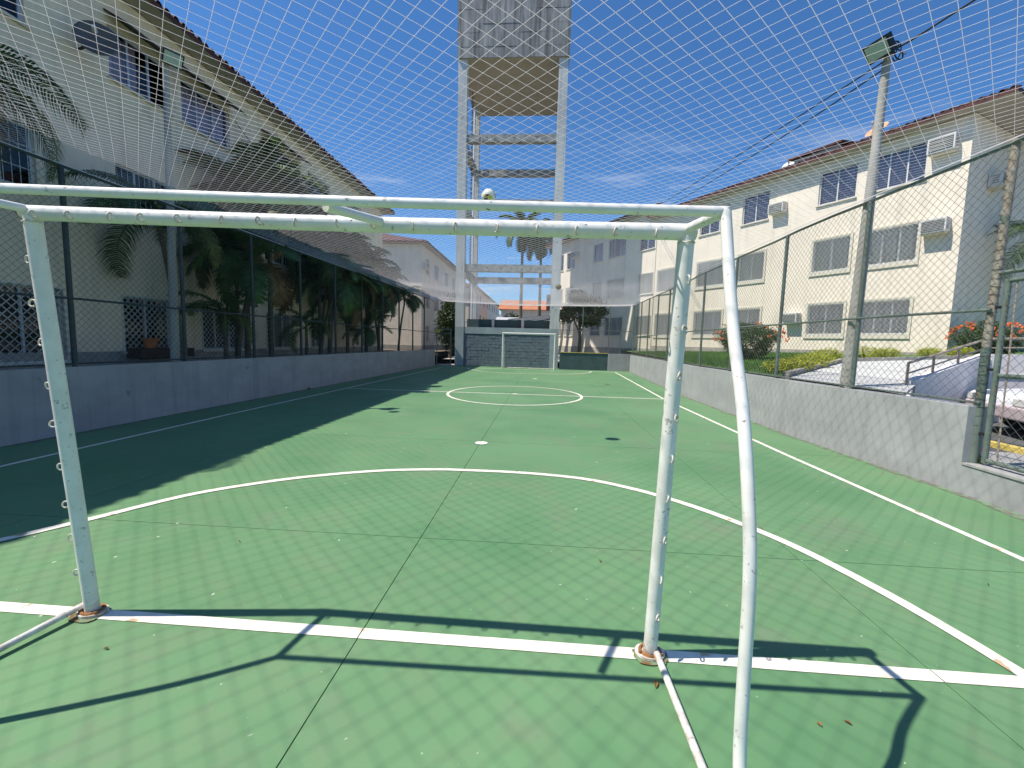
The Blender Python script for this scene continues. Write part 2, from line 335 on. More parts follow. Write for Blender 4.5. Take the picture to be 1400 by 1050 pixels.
# ------------------------------------------------------------------ low walls
def wall_poly(line, y0, y1, thick, z0, z1, side):
    ysn = [y0] + [p[1] for p in line if y0 < p[1] < y1] + [y1]
    inner = [(poly_at(line, y), y) for y in ysn]; outer = [(x + side * thick, y) for x, y in inner]
    mb = MB(); n = len(ysn)
    vs = [(x, y, z) for z in (z0, z1) for (x, y) in inner + outer]
    fs = []
    for i in range(n - 1):
        fs += [(i, i + 1, 2 * n + i + 1, 2 * n + i), (n + i + 1, n + i, 3 * n + i, 3 * n + i + 1), (2 * n + i, 2 * n + i + 1, 3 * n + i + 1, 3 * n + i)]
    fs += [(0, 2 * n, 3 * n, n), (n - 1, 2 * n - 1, 4 * n - 1, 3 * n - 1)]
    if side < 0: fs = [q[::-1] for q in fs]
    return mb.add(vs, fs)
wall_poly(LW, -5, 24.6, .16, -.1, 1.03, -1).build('low_wall', M_wallL, label='long shaded grey rendered low wall along the left side of the court', cat='wall')
wall_poly(RW, 3.03, 24.2, .2, -.1, 1.0, 1).build('low_wall', M_wallR, label='sunlit grey cement low wall along the right side under the fence', cat='wall')
t = thing('gate_sill_wall', 'knee-high grey cement sill under the wire gate at the right edge', 'wall')
wall_poly(RW, -5, 3.03, .3, -.1, .33, 1).build('sill', M_wallR, t)
mb = MB(); mb.box(7.29, 7.62, -5, 3.02, .331, .355); mb.build('coping', M_pave, t)
# back walls
mb = MB(); mb.box(3.56, 6.5, 24.45, 24.65, -.1, 1.04); mb.build('low_wall', M_darkgreen, label='dark slate green low wall between the water tower and the grey corner wall', cat='wall')
mb = MB(); mb.box(6.503, 7.95, 24.3, 24.5, -.1, 1.05); mb.build('low_wall', M_wallR, label='short pale grey wall closing the far right corner of the court', cat='wall')

# ------------------------------------------------------------------ outside ground, left and right
mb = MB(); mb.add([(-7.3, -6, .8), (-4.9, -6, .8), (-4.5, 24.5, .85), (-4.3, 90, .5), (-12, 90, .5), (-12, 24, .85), (-7.3, 23, .85)], [(0, 1, 2, 6), (6, 2, 3, 4, 5)]); mb.build('planting_bed', M_soil, kind='structure')
zt = lambda x, y: 1.0 + .05 * (x - 7.3) + .008 * (y - 5)
def terrain(name, pts, m, dz=0):
    mb = MB(); mb.poly([(x, y, zt(x, y) + dz) for x, y in pts]); return mb.build(name, m, kind='structure')
terrain('lawn', [(7.3, 6.6), (7.35, 6.9), (11.4, 11.3), (18, 12.1), (30, 12.4), (30, 70), (7.6, 70), (7.95, 24.2), (7.3, 11.5)], M_grass)
terrain('concrete_path', [(7.45, 4.1), (8.5, 5.2), (10.9, 6.6), (30, 3.6), (30, 12.3), (18, 12.0), (11.45, 11.2), (7.45, 6.8)], M_path, .012)
mb = MB(); mb.add([(7.5, -6, .3), (30, -6, .3), (30, 8, .3), (7.5, 8, .3)], [(0, 1, 2, 3)]); mb.build('driveway', M_asph, kind='structure')
mb = MB(); mb.add([(7.55, -6, .304), (8.75, -6, .304), (8.75, 3.9, .304), (7.55, 3.9, .304)], [(0, 1, 2, 3)]); mb.build('pavement', M_pave, kind='structure')
mb = MB(); mb.box(8.76, 8.90, -6, 4.4, .29, .37); mb.build('kerb', M_yellow, label='faded yellow kerb between grey pavement and asphalt beyond the gate', cat='kerb')
mb = MB(); mb.add([(-4.3, 26.5, .35), (12, 26.5, .35), (12, 120, .9), (-9, 120, .9)], [(0, 1, 2, 3)]); mb.build('yard', M_pave, kind='structure')
mb = MB(); mb.box(-4.3, -3.2, 24.6, 26.6, -.05, .03); mb.build('threshold', M_pave, kind='structure')
# kerbs edging the lawn
def kerb(p0, p1, label):
    mb = MB(); a = Vector((*p0, 0)); b = Vector((*p1, 0)); d = (b - a).normalized(); n = Vector((-d.y, d.x, 0)) * .06; k = 12
    for i in range(k):
        s, e2 = lerp(a, b, i / k), lerp(a, b, (i + 1) / k - .004)
        vs = [(q.x, q.y, zt(q.x, q.y) + h) for h in (-.1, .11) for q in (s + n, s - n, e2 + n, e2 - n)]
        mb.add(vs, [(0, 1, 5, 4), (1, 3, 7, 5), (3, 2, 6, 7), (2, 0, 4, 6), (4, 5, 7, 6)])
    mb.build('garden_kerb', M_plinth, label=label, cat='kerb')
kerb((7.42, 6.92), (11.35, 11.25), 'dark stone kerb running diagonally between the lawn and the pale path')
kerb((11.5, 11.27), (24, 12.2), 'dark stone kerb below the yellow shrubs in front of the cream building')
# retaining parapet
def slabwall(p0, p1, z0a, z0b, z1a, z1b, th, name='panel', m=M_parapet, parent=None):
    a = Vector((*p0, 0)); b = Vector((*p1, 0)); d = (b - a).normalized(); n = Vector((-d.y, d.x, 0)) * th
    vs = [(a.x, a.y, z0a), (b.x, b.y, z0b), (b.x, b.y, z1b), (a.x, a.y, z1a)]; vs += [(x + n.x, y + n.y, z) for x, y, z in vs]
    mb = MB(); mb.add(vs, [(0, 1, 2, 3), (5, 4, 7, 6), (3, 2, 6, 7), (0, 4, 5, 1), (1, 5, 6, 2), (0, 3, 7, 4)]); return mb.build(name, m, parent)
t = thing('ramp_parapet', 'white parapet rising along the path right of the light pole, brown handrail on top', 'parapet', )
slabwall((8.5, 5.2), (10.9, 6.6), .2, .2, 1.14, 1.6, .15, 'shaded_panel', parent=t)
slabwall((10.96, 6.62), (18, 5.6), .2, .2, 1.6, 1.62, .15, 'front_panel', parent=t)
slabwall((7.53, 4.1), (8.44, 5.17), .2, .2, .98, 1.06, .12, 'retaining_panel', parent=t)
t = thing('handrail', 'brown tubular handrail climbing along the white parapet', 'handrail')
hp = [(8.35, 5.2, 1.42), (9.1, 5.64, 1.55), (9.9, 6.1, 1.70), (10.9, 6.68, 1.88), (13, 6.4, 1.96), (18, 5.68, 2.0)]
mb = MB(); mb.tube(hp, .022, 8); mb.build('top_rail', M_rail, t, True)
mb = MB(); mb.tube([(x, y, z - .17) for x, y, z in hp], .014, 6); mb.build('lower_rail', M_rail, t, True)
for x, y, z in hp[:5]:
    mb = MB(); mb.tube([(x, y, 1.02), (x, y, z)], .02, 6); mb.build('baluster', M_rail, t, True)

# ------------------------------------------------------------------ BUILDINGS
def wall_holes(mb, W_, z0, z1, holes, depth=.16):
    xs_ = sorted({0, W_, *[h[0] for h in holes], *[h[1] for h in holes]}); zs_ = sorted({z0, z1, *[h[2] for h in holes], *[h[3] for h in holes]})
    for a, b in zip(xs_, xs_[1:]):
        for c, d in zip(zs_, zs_[1:]):
            mx, mz = (a + b) / 2, (c + d) / 2
            if any(h[0] < mx < h[1] and h[2] < mz < h[3] for h in holes): continue
            mb.add([(a, 0, c), (a, 0, d), (b, 0, d), (b, 0, c)], [(0, 1, 2, 3)])
    for h in holes:
        x0, x1, c, d = h
        P = [(x0, c), (x1, c), (x1, d), (x0, d)]
        for i in range(4):
            (ax, az), (bx, bz) = P[i], P[(i + 1) % 4]
            mb.add([(ax, 0, az), (bx, 0, bz), (bx, -depth, bz), (ax, -depth, az)], [(0, 1, 2, 3)])
WIN = {}
def window_meshes(w, h, style):
    k = (round(w, 2), round(h, 2), style)
    if k in WIN: return WIN[k]
    d = {}
    fm = M_alublue if 'blue' in style else M_alu
    mb = MB(); t = .045
    mb.box(0, w, -.12, -.07, 0, t); mb.box(0, w, -.12, -.07, h - t, h); mb.box(0, t, -.12, -.07, t, h - t); mb.box(w - t, w, -.12, -.07, t, h - t)
    n = 2 if w < 1.5 else 3 if w < 2 else 4
    for i in range(1, n): mb.box(w * i / n - .022, w * i / n + .022, -.115, -.072, t, h - t)
    d['frame'] = (mb, fm)
    for i in range(n):
        a, b = (w * i / n + (.022 if i else t)), (w * (i + 1) / n - (.022 if i < n - 1 else t))
        q = MB(); yy = -.1 if i % 2 else -.09
        q.add([(a, yy, t), (a, yy, h - t), (b, yy, h - t), (b, yy, t)], [(0, 1, 2, 3)]); d['pane%d' % i] = (q, M_glass)
    if 'open' in style: d.pop('pane0')
    if 'curtain' in style or 'white' in style:
        q = MB(); k2 = 40
        x0, x1 = (0, w) if 'open' not in style else (w * .45, w)
        vs = []
        for i in range(k2 + 1):
            xx = lerp(x0, x1, i / k2); yy = -.22 + .03 * math.sin(i * 1.5) + .012 * math.sin(i * 2.7); vs += [(xx, yy, .02), (xx, yy, h * .98)]
        q.add(vs, [(2 * i, 2 * i + 1, 2 * i + 3, 2 * i + 2) for i in range(k2)]); d['curtain'] = (q, M_curtain2 if 'white' in style else M_curtain)
    if 'grille' in style:
        q = MB(); st = .15; y = .02
        for sgn in (1, -1):
            kk = -int(h / st) - 2
            while kk * st < w + h:
                # line x = kk*st + sgn*z
                pts = []
                for zz in (0, h):
                    pts.append((kk * st + (zz if sgn > 0 else h - zz), zz))
                (ax, az), (bx, bz) = pts
                def clip(ax, az, bx, bz):
                    t0, t1 = 0, 1; dx = bx - ax
                    for lim, s in ((0, 1), (w, -1)):
                        pa, pb = s * (ax - lim), s * (bx - lim)
                        if pa < 0 and pb < 0: return None
                        if pa < 0: t0 = max(t0, pa / (pa - pb))
                        if pb < 0: t1 = min(t1, pa / (pa - pb))
                    return None if t1 - t0 < .02 else (lerp(ax, bx, t0), lerp(az, bz, t0), lerp(ax, bx, t1), lerp(az, bz, t1))
                c = clip(ax, az, bx, bz)
                if c: q.tube([(c[0], y + .008 * sgn, c[1]), (c[2], y + .008 * sgn, c[3])], .0095, 4, cap=False)
                kk += 1
        for z in (0, h): q.box(-.02, w + .02, y - .012, y + .012, z - .012, z + .012)
        for x in (0, w): q.box(x - .012, x + .012, y - .0115, y + .0115, .012, h - .012)
        d['grille'] = (q, M_grille)
    if 'bars' in style:
        q = MB(); nb = int(w / .13)
        for i in range(1, nb): q.tube([(w * i / nb, .0, 0), (w * i / nb, .0, h)], .007, 4, cap=False)
        for z in (.3 * h, .65 * h): q.box(0, w, -.006, .006, z - .006, z + .006)
        d['grille'] = (q, M_grille)
    if 'surround' in style:
        q = MB(); a = .09
        q.box(-a, w + a, .003, .05, -a - .08, -.02); q.box(-a, -.005, .003, .04, -.02, h + .03); q.box(w + .005, w + a, .003, .04, -.02, h + .03)
        q.box(-a, w + a, .003, .04, h + .03, h + .1); d['surround'] = (q, M_creamtrim)
    else:
        q = MB(); q.box(-.05, w + .05, .003, .07, -.06, -.01); d['sill'] = (q, M_creamtrim)
    out = []
    for nm, (q, m) in d.items():
        base = ''.join(c for c in nm if not c.isdigit())
        me = bpy.data.meshes.new(base); me.from_pydata(q.v, [], q.f); me.materials.append(m); out.append((base, me))
    WIN[k] = out; return out
def put_window(bld, x, z, w, h, style):
    ms = window_meshes(w, h, style)
    top = link('window', ms[0][1], bld, (x, 0, z))
    for nm, me in ms[1:]: link(nm, me, top)
    return top
def building(name, label, origin, ang, length, depth, zb, ze, wins, m, plinth=.35, cut_ends=(0, 0), rise=1.7, over=.5, near=0, end_wins=(), tiles=True, tstep=.23):
    b = thing(name, label, 'building', (origin[0], origin[1], 0), ang)
    mb = MB(); holes = [(x, x + w, z, z + h) for (x, z, w, h, s) in wins]
    wall_holes(mb, length, zb, ze, holes)
    D = -depth
    mb.add([(0, 0, zb), (0, 0, ze), (0, D, ze), (0, D, zb)], [(3, 2, 1, 0)])
    mb.add([(length, 0, zb), (length, 0, ze), (length, D, ze), (length, D, zb)], [(0, 1, 2, 3)])
    mb.add([(0, D, zb), (0, D, ze), (length, D, ze), (length, D, zb)], [(3, 2, 1, 0)])
    mb.build('wall', m, b)
    if plinth:
        q = MB(); q.box(-.03, length + .03, -depth - .03, .03, zb - .4, zb + plinth); q.build('plinth', M_plinth, b)
    q = MB(); q.add([(.1, -.9, zb + .3), (.1, -.9, ze - .1), (length - .1, -.9, ze - .1), (length - .1, -.9, zb + .3)], [(0, 1, 2, 3)])
    for zz in (zb + (ze - zb) * k / 3 for k in (0, 1, 2, 3)):
        q.add([(.1, -.9, min(zz + .12, ze - .05)), (length - .1, -.9, min(zz + .12, ze - .05)), (length - .1, -.17, min(zz + .12, ze - .05)), (.1, -.17, min(zz + .12, ze - .05))], [(0, 1, 2, 3)])
    q.build('interior', M_dark, b)
    for (x, z, w, h, s) in wins: put_window(b, x, z, w, h, s)
    # hipped roof with overhang, soffit and fascia
    o = over; A = [(-o - near, o), (length + o, o), (length + o, -depth - o), (-o - near, -depth - o)]
    mid = -depth / 2; hip = depth / 2
    rd = [(hip * .9 - near, mid), (length - hip * .9, mid)]
    zt_, zr = ze + .02, ze + rise
    q = MB(); V = [(x, y, zt_ + .14) for x, y in A] + [(x, y, zr) for x, y in rd] + [(x, y, zt_) for x, y in A]
    q.add(V, [(1, 0, 4, 5), (2, 1, 5), (3, 2, 5, 4), (0, 3, 4), (0, 1, 7, 6), (1, 2, 8, 7), (2, 3, 9, 8), (3, 0, 6, 9)], 0)
    q.add([V[6], V[7], V[8], V[9]], [(0, 1, 2, 3)], 1)
    rf = q.build('roof', [M_tile, M_soffit], b)
    if tiles:
        tm = MB(); n = 5; L = .42; sl = (zr - zt_ - .14) / (depth / 2 + o)
        vs = []
        for yy in (0, 1):
            for rr in (.085, .068):
                for i in range(n + 1):
                    a = PI * i / n; vs.append((rr * math.cos(a) * (1 - .12 * yy), .012 - yy * L, (rr * math.sin(a)) + yy * L * sl))
        m_ = n + 1; fs = []
        for i in range(n):
            fs += [(i, i + 1, 2 * m_ + i + 1, 2 * m_ + i), (m_ + i + 1, m_ + i, 3 * m_ + i, 3 * m_ + i + 1), (i + 1, i, m_ + i, m_ + i + 1)]
        tm.add(vs, fs); me = bpy.data.meshes.new('roof_tile'); me.from_pydata(tm.v, [], tm.f); me.materials.append(M_tile)
        k = int((length + 2 * o + near) / tstep); rnd = random.Random(5)
        for i in range(k):
            link('roof_tile', me, rf, (-o - near + tstep / 2 + i * tstep, o + rnd.uniform(-.02, .02), zt_ + .115 + rnd.uniform(-.006, .006)), (0, 0, rnd.uniform(-.03, .03)))
    return b

# --- right range, facade through (16.34, 13.67) turned 30 degrees
TH = R(30); PT = (16.34, 13.67); angR = PI / 2 + TH
uR = Vector((-math.sin(TH), math.cos(TH), 0)); nR = Vector((-math.cos(TH), -math.sin(TH), 0))
def rpt(s, z, off=0): return Vector((PT[0], PT[1], 0)) + uR * s + nR * off + Vector((0, 0, z))
G, Mi, T = 2.26, 4.92, 7.72; H = 1.3
w1 = []
for (a, b) in ((1.13, 2.78), (3.26, 4.66), (6.84, 8.2), (8.95, 10.75), (12.3, 13.72)):
    w = b - a
    w1.append((a, G, w, 1.27, 'grille surround curtain')); w1.append((a, Mi, w, H, 'grille surround white'))
    if a < 12: w1.append((a, T, w, 1.33, 'curtain'))
bR1 = building('apartment_building', 'sunlit cream three-storey block with dark red roof at the right', PT, angR, 13.95, 10, 1.25, 9.45, w1, M_cream, rise=1.9, near=.55)
w2 = []
for (a, b) in ((.1, 1.5), (2.8, 4.7), (5.3, 6.5), (8.9, 10.1), (10.6, 11.9)):
    w = b - a
    w2.append((a, G, w, 1.27, 'grille curtain')); w2.append((a, Mi, w, H, 'grille white'))
    w2.append((a, T, w, 1.33, 'curtain blue' if a < 9 else 'curtain'))
o2 = rpt(14.0, 0, .003)
bR2 = building('apartment_building', 'cream block farther back on the right, half in the water tower shadow', (o2.x, o2.y), angR, 12.5, 10, 1.05, 9.95, w2, M_cream, rise=1.8)
# end wall window of the near block and its roof hatch
hatch = MB(); hatch.box(4.2, 6.0, -2.2, -.3, 9.7, 10.12); hatch.build('roof_hatch', M_acw, bR1)
hatch = MB(); hatch.add([(4.0, -.1, 10.12), (6.2, -.1, 10.12), (6.2, -2.4, 10.4), (4.0, -2.4, 10.4), (4.0, -.1, 10.2), (6.2, -.1, 10.2), (6.2, -2.4, 10.5), (4.0, -2.4, 10.5)], [(0, 3, 2, 1), (4, 5, 6, 7), (0, 1, 5, 4), (1, 2, 6, 5), (2, 3, 7, 6), (3, 0, 4, 7)]); hatch.build('hatch_roof', M_tile, bR1)

# --- left range, facade X = -7.15, local x runs towards the camera
wL = []
Y0 = 23.25
def addL(y0, y1, z0, z1, st): wL.append((Y0 - y1, z0, y1 - y0, z1 - z0, st))
for (a, b, st) in ((4.1, 5.66, 'blue'), (7.2, 8.75, 'blue open curtain'), (9.1, 10.85, 'blue curtain'), (12.35, 14.6, 'blue curtain'), (15.2, 17.0, 'blue curtain'), (18.6, 20.3, 'blue')):
    addL(a, b, 7.13, 8.25, st)
for (a, b) in ((4.1, 5.66), (7.2, 8.75), (9.1, 10.85), (12.35, 14.6), (15.2, 17.0), (18.6, 20.3)): addL(a, b, 4.2, 5.35, 'bars')
for (a, b) in ((3.3, 5.95), (7.15, 8.45), (9.45, 11.2), (12.3, 13.9), (15.2, 16.2), (20.2, 21.5)): addL(a, b, 1.15 if a > 4 else .98, 2.42, 'grille')
bL1 = building('apartment_building', 'long cream block in shade behind the palms on the left', (-7.15, Y0), -PI / 2, 31.0, 10, .8, 8.98, wL, M_creamL, rise=1.8, over=.55, tstep=.235)
for (a, b) in ((7.2, 8.75), (9.1, 10.85), (12.35, 14.6)):
    mb = MB(); x0, x1 = Y0 - b - .05, Y0 - a + .05
    mb.add([(x0, .0, 8.5), (x1, 0, 8.5), (x1, .5, 8.22), (x0, .5, 8.22), (x0, 0, 8.46), (x1, 0, 8.46), (x1, .5, 8.18), (x0, .5, 8.18)], [(0, 1, 2, 3)[::-1], (4, 5, 6, 7), (3, 2, 6, 7), (0, 3, 7, 4), (1, 5, 6, 2)]); mb.build('awning', M_awn, bL1)
wB = []
for (a, b) in ((1.2, 2.4), (4.0, 5.6), (8.2, 9.6), (11.5, 13), (15, 16.4)):
    for z in (1.5, 4.3, 7.0): wB.append((18 - b, z, b - a, 1.3, 'bars curtain'))
bL2 = building('apartment_building', 'cream block with brown tiled roof beyond the gap on the left', (-7.25, 49.9), -PI / 2, 18, 9, .8, 9.1, wB, M_cream, rise=1.8, over=.5)
wB = [(x, z, 1.3, 1.2, 'bars') for x in (1, 4, 7.5, 11, 15, 18, 22, 25.5, 29) for z in (1.5, 4.2, 6.9)]
bL3 = building('apartment_building', 'farthest cream block on the left seen between the tower columns', (-6.6, 86), -PI / 2, 31, 8, .8, 8.6, wB, M_cream, rise=1.8, over=.4, tiles=False)
# far houses
def house(x0, x1, y0, y1, z0, ze, zr, m, tm, label):
    t = thing('house', label, 'house'); mb = MB(); mb.box(x0, x1, y0, y1, z0, ze); mb.build('wall', m, t)
    ym = (y0 + y1) / 2; mb = MB(); mb.add([(x0 - .4, y0 - .4, ze), (x1 + .4, y0 - .4, ze), (x1 + .4, y1 + .4, ze), (x0 - .4, y1 + .4, ze), (x0 - .4, ym, zr), (x1 + .4, ym, zr)], [(0, 1, 5, 4), (2, 3, 4, 5), (1, 2, 5), (3, 0, 4), (3, 2, 1, 0)]); mb.build('roof', tm, t)
    for k in range(3):
        xx = lerp(x0, x1, (k + .5) / 3); mb = MB(); mb.box(xx - .5, xx + .5, y0 - .04, y0 - .005, z0 + 1.6, z0 + 2.9); w = mb.build('window', M_dark, t)
        mb = MB(); mb.box(xx - .56, xx + .56, y0 - .06, y0 - .042, z0 + 2.86, z0 + 2.95); mb.box(xx - .56, xx + .56, y0 - .06, y0 - .042, z0 + 1.55, z0 + 1.62); mb.build('frame', M_alu, w)
house(-3.6, 5.0, 60, 68, .5, 6.3, 8.0, M_cream, M_tileO, 'far house with orange tiled roof seen between the tower columns')
house(3.2, 9, 46, 54, .5, 5.8, 7.4, M_cream, M_tile, 'small cream house with dark roof behind the tower at right')
house(-2.2, 2.4, 42, 48, .4, 3.3, 4.3, M_creamtrim, M_sheet, 'low shed with pale sheet roof just behind the water tower')
# hills
def hill(name, y, x0, x1, h, seed):
    mb = MB(); n = 60; vs = []
    for i in range(n + 1):
        x = lerp(x0, x1, i / n); z = h * (.55 + .45 * noise.noise(Vector((i * .11, seed, 0)))) * math.sin(PI * min(1, max(0, i / n))) ** .5
        vs += [(x, y, -5), (x, y + 60, max(1, z)), (x, y + 240, -5)]
    mb.add(vs, [(3 * i, 3 * i + 3, 3 * i + 4, 3 * i + 1) for i in range(n)] + [(3 * i + 1, 3 * i + 4, 3 * i + 5, 3 * i + 2) for i in range(n)]); mb.build(name, M_hill, kind='structure', smooth=True)
hill('hills', 520, -420, 520, 82, 3.1)

# --- air conditioners
def ac(p, ang, label, w=.68, h=.42, d=.36, br=True):
    t = thing('air_conditioner', label, 'air conditioner', p, ang)
    mb = MB(); mb.box(0, w, .005, d, 0, h); mb.build('casing', M_acw, t)
    mb = MB(); a = .05
    mb.box(a, w - a, d + .002, d + .012, a, h - a); gr = mb.build('grille', M_acg, t)
    mb = MB()
    for i in range(7): mb.box(a, w - a, d + .014, d + .03, a + (h - 2 * a) * (i + .3) / 7, a + (h - 2 * a) * (i + .5) / 7)
    mb.build('louvre', M_acw, gr)
    mb = MB()
    for sx in (-.004, w + .001):
        for i in range(4): mb.box(sx, sx + .003, .12, d - .08, h * (.2 + .17 * i), h * (.26 + .17 * i))
    mb.build('side_slots', M_acg, t)
    if br: mb = MB(); mb.box(.04, w - .04, .0, d - .05, -.045, -.003); mb.build('bracket', M_creamtrim, t)
ACR = [(.30, 8.40, 'big white air conditioner near the corner, under the roof of the right block', .72, .5), (.28, 5.72, 'grey-fronted air conditioner beside the second-floor windows near the corner', .7, .46),
       (5.95, 7.82, 'air conditioner high on the sunlit wall between two top-floor windows', .68, .42), (4.92, 2.8, 'small air conditioner beside the ground-floor window, behind the fence', .62, .4),
       (22.3, 8.45, 'air conditioner high up on the farther cream block', .7, .45)]
for s, z, lb, w, h in ACR: ac(tuple(rpt(s, z, .004)), angR, lb, w, h)
ac((-7.145, 19.6, 1.72), -PI / 2, 'air conditioner low on the shaded wall behind the left palms', .9, .52)
ac((-7.745 + .5, 32.8, 7.3), -PI / 2, 'air conditioner on the far left block beside a top window', .7, .45)
pe = rpt(0, 7.6) + Vector((math.cos(TH), math.sin(TH), 0)) * 2.2
ac((pe.x + .004, pe.y - .01, 7.35), PI + R(30), 'dark air conditioner on the shaded end wall at the right edge', .7, .45)

# --- satellite dishes
def dish(loc, rad, direction, m, label, arm):
    t = thing('satellite_dish', label, 'satellite dish', loc); d = Vector(direction).normalized(); q = d.to_track_quat('Z', 'Y')
    n, k = 28, 6; vs = [(0, 0, 0)]
    for j in range(1, k + 1):
        rr = rad * j / k
        for i in range(n): vs.append((rr * math.cos(2 * PI * i / n), rr * math.sin(2 * PI * i / n), .3 * rad * (j / k) ** 2))
    fs = [(0, 1 + i, 1 + (i + 1) % n) for i in range(n)]
    for j in range(k - 1):
        for i in range(n): a = 1 + j * n; fs.append((a + i, a + n + i, a + n + (i + 1) % n, a + (i + 1) % n))
    vs = [q @ Vector(x) for x in vs]; mb = MB(); mb.add(vs, fs)
    o = mb.build('reflector', m, t, True); so = o.modifiers.new('thickness', 'SOLIDIFY'); so.thickness = .02
    mb = MB(); tip = d * rad * 1.0 + Vector((0, 0, -.1 * rad)); low = q @ Vector((0, -rad * .9, .25 * rad)); low2 = q @ Vector((0, rad * .9, .25 * rad)); low = low if low.z < low2.z else low2
    mb.tube([low, lerp(low, tip, .5) + Vector((0, 0, -.12 * rad)), tip], .018, 6); mb.build('feed_arm', m, t, True)
    mb = MB(); mb.tube([tip - d * .03, tip + d * .1], [.045, .035], 10); mb.build('receiver_head', M_acw, t, True)
    mb = MB(); mb.tube([Vector((0, 0, 0)), Vector(arm) * .6, Vector(arm)], .025, 8); mb.build('mount', M_black, t, True)
dish((-6.66, 6.52, 7.40), .34, (.62, -.72, .22), M_dish, 'large dark grey satellite dish on the left building beside the open window', (-.52, .05, -.12))
pd = rpt(6.6, 10.15, -1.0); dish(tuple(pd), .35, (-.5, -.5, .45), M_dishw, 'small white satellite dish on the roof left of the roof hatch', (.1, .05, -.4))
pd = rpt(3.0, 10.2, -.6); dish(tuple(pd), .38, (-.55, -.2, .6), M_disho, 'small orange-brown satellite dish on the roof right of the light pole', (.1, .05, -.45))

# flower shelf with pot in the left window
t = thing('planter_box', 'dark planter box under the grilled window behind the left fence', 'planter', (-7.1, 7.9, 1.0))
mb = MB(); mb.box(0, .38, -.75, .75, 0, .22); mb.build('box', M_awn, t)
mb = MB(); mb.tube([(0, 0, 0), (0, 0, .24)], [.1, .16], 14); o = mb.build('flower_pot', M_pot, None, True, label='orange terracotta flower pot standing on the dark planter box', cat='flower pot'); o.location = (-6.88, 7.55, 1.225)

# ------------------------------------------------------------------ WATER TOWER
t = thing('water_tower', 'tall concrete water tower with square tank behind the far goal', 'water tower')
cols = [(-3.15, -2.6, 25.25, 25.8), (2.93, 3.48, 25.25, 25.8), (-3.15, -2.65, 30.6, 31.1), (2.98, 3.48, 30.6, 31.1)]
for (a, b, c, d) in cols:
    mb = MB(); mb.box(a, b, c, d, 2.5, 18.54); col = mb.build('column', M_conc, t)
    mb = MB(); mb.box(a - .002, b + .002, c - .002, d + .002, -.1, 2.498); mb.build('column_base', M_bluewallP, col)
for z, h in ((6.0, .45), (10.0, .4), (13.8, .45)):
    for (y0, y1) in ((25.3, 25.7), (30.65, 31.05)):
        mb = MB(); mb.box(-2.6 if y0 < 28 else -2.65, 2.93 if y0 < 28 else 2.98, y0, y1, z, z + h); mb.build('beam', M_beam, t)
    for (x0, x1) in ((-3.1, -2.75), (3.05, 3.4)):
        mb = MB(); mb.box(x0, x1, 25.8, 30.6, z, z + h); mb.build('beam', M_beam, t)
mb = MB(); mb.box(-3.17, 3.52, 25.18, 31.77, 18.545, 23.6); tk = mb.build('tank', M_concdk, t)
zz = 18.55; rnd = random.Random(12)
for k, hh in enumerate((.62, .78, .5, .8, .7, .8, .7)):
    cuts = [-3.2, -1.6 + rnd.uniform(-.4, .4), .3 + rnd.uniform(-.4, .4), 2.0 + rnd.uniform(-.3, .3), 3.55]
    for a, b in zip(cuts, cuts[1:]):
        mb = MB(); o_ = rnd.uniform(0, .016); mb.box(a + .004, b - .004, 25.15 - o_, 25.179, zz + .006, zz + hh - .006); mb.build('formwork_panel', M_concdk, tk)
    zz += hh
mb = MB(); mb.add([(-3.19, 25.16, 18.54), (3.54, 25.16, 18.54), (3.54, 31.79, 18.54), (-3.19, 31.79, 18.54)], [(3, 2, 1, 0)]); mb.build('tank_underside', M_tan, t)
mb = MB(); mb.tube([(-2.95, 30.4, 2.5), (-2.95, 30.4, 18.53)], .07, 8); mb.build('riser_pipe', M_alu, t, True)
lad = MB()
for dx in (0, .4): lad.tube([(-2.85, 28.6 + dx, 3), (-2.85, 28.6 + dx, 18.5)], .02, 5)
for i in range(50): lad.tube([(-2.85, 28.6, 3.2 + i * .3), (-2.85, 29.0, 3.2 + i * .3)], .012, 4)
lad.build('ladder', M_black, t)
# blockwork wall between the front columns
t = thing('block_wall', 'slate blue blockwork wall behind the far goal under the water tower', 'wall')
mb = MB(); mb.box(-2.6, 2.93, 25.34, 25.6, -.1, 2.08); mb.build('core', M_bluewall, t)
me = {}
bw, bh = .465, .2; rnd = random.Random(3)
for j in range(10):
    x = -2.595 - (bw / 2 if j % 2 else 0)
    while x < 2.92:
        x0, x1 = max(x, -2.595), min(x + bw - .012, 2.925)
        if x1 - x0 > .05:
            key = round(x1 - x0, 3)
            if key not in me:
                q = MB(); q.box(0, key, -.03, 0, 0, bh - .012); mm = bpy.data.meshes.new('block'); mm.from_pydata(q.v, [], q.f); mm.materials.append(M_block); me[key] = mm
            link('block', me[key], t, (x0, 25.338 + rnd.uniform(-.008, .006), .02 + j * bh))
        x += bw
mb = MB(); mb.box(-2.597, 2.927, 25.28, 25.62, 2.083, 2.5); mb.build('top_band', M_bluewallP, t)
# dark louvred strip on top with little piers
t = thing('parapet_screen', 'low dark screen with three openings on top of the slate blue wall', 'parapet')
for a, b in ((-2.55, -.9), (-.72, 1.05), (1.23, 2.9)):
    mb = MB(); mb.box(a, b, 26.2, 26.3, 2.45, 3.05); mb.build('panel', M_darkgreen, t)
for x in (-.81, 1.14):
    mb = MB(); mb.box(x - .085, x + .085, 26.1, 26.35, 2.3, 3.1); mb.build('pier', M_conc, t)
mb = MB(); mb.box(-2.6, 2.93, 25.63, 26.4, 2.35, 2.45); mb.build('ledge', M_tileO, t)
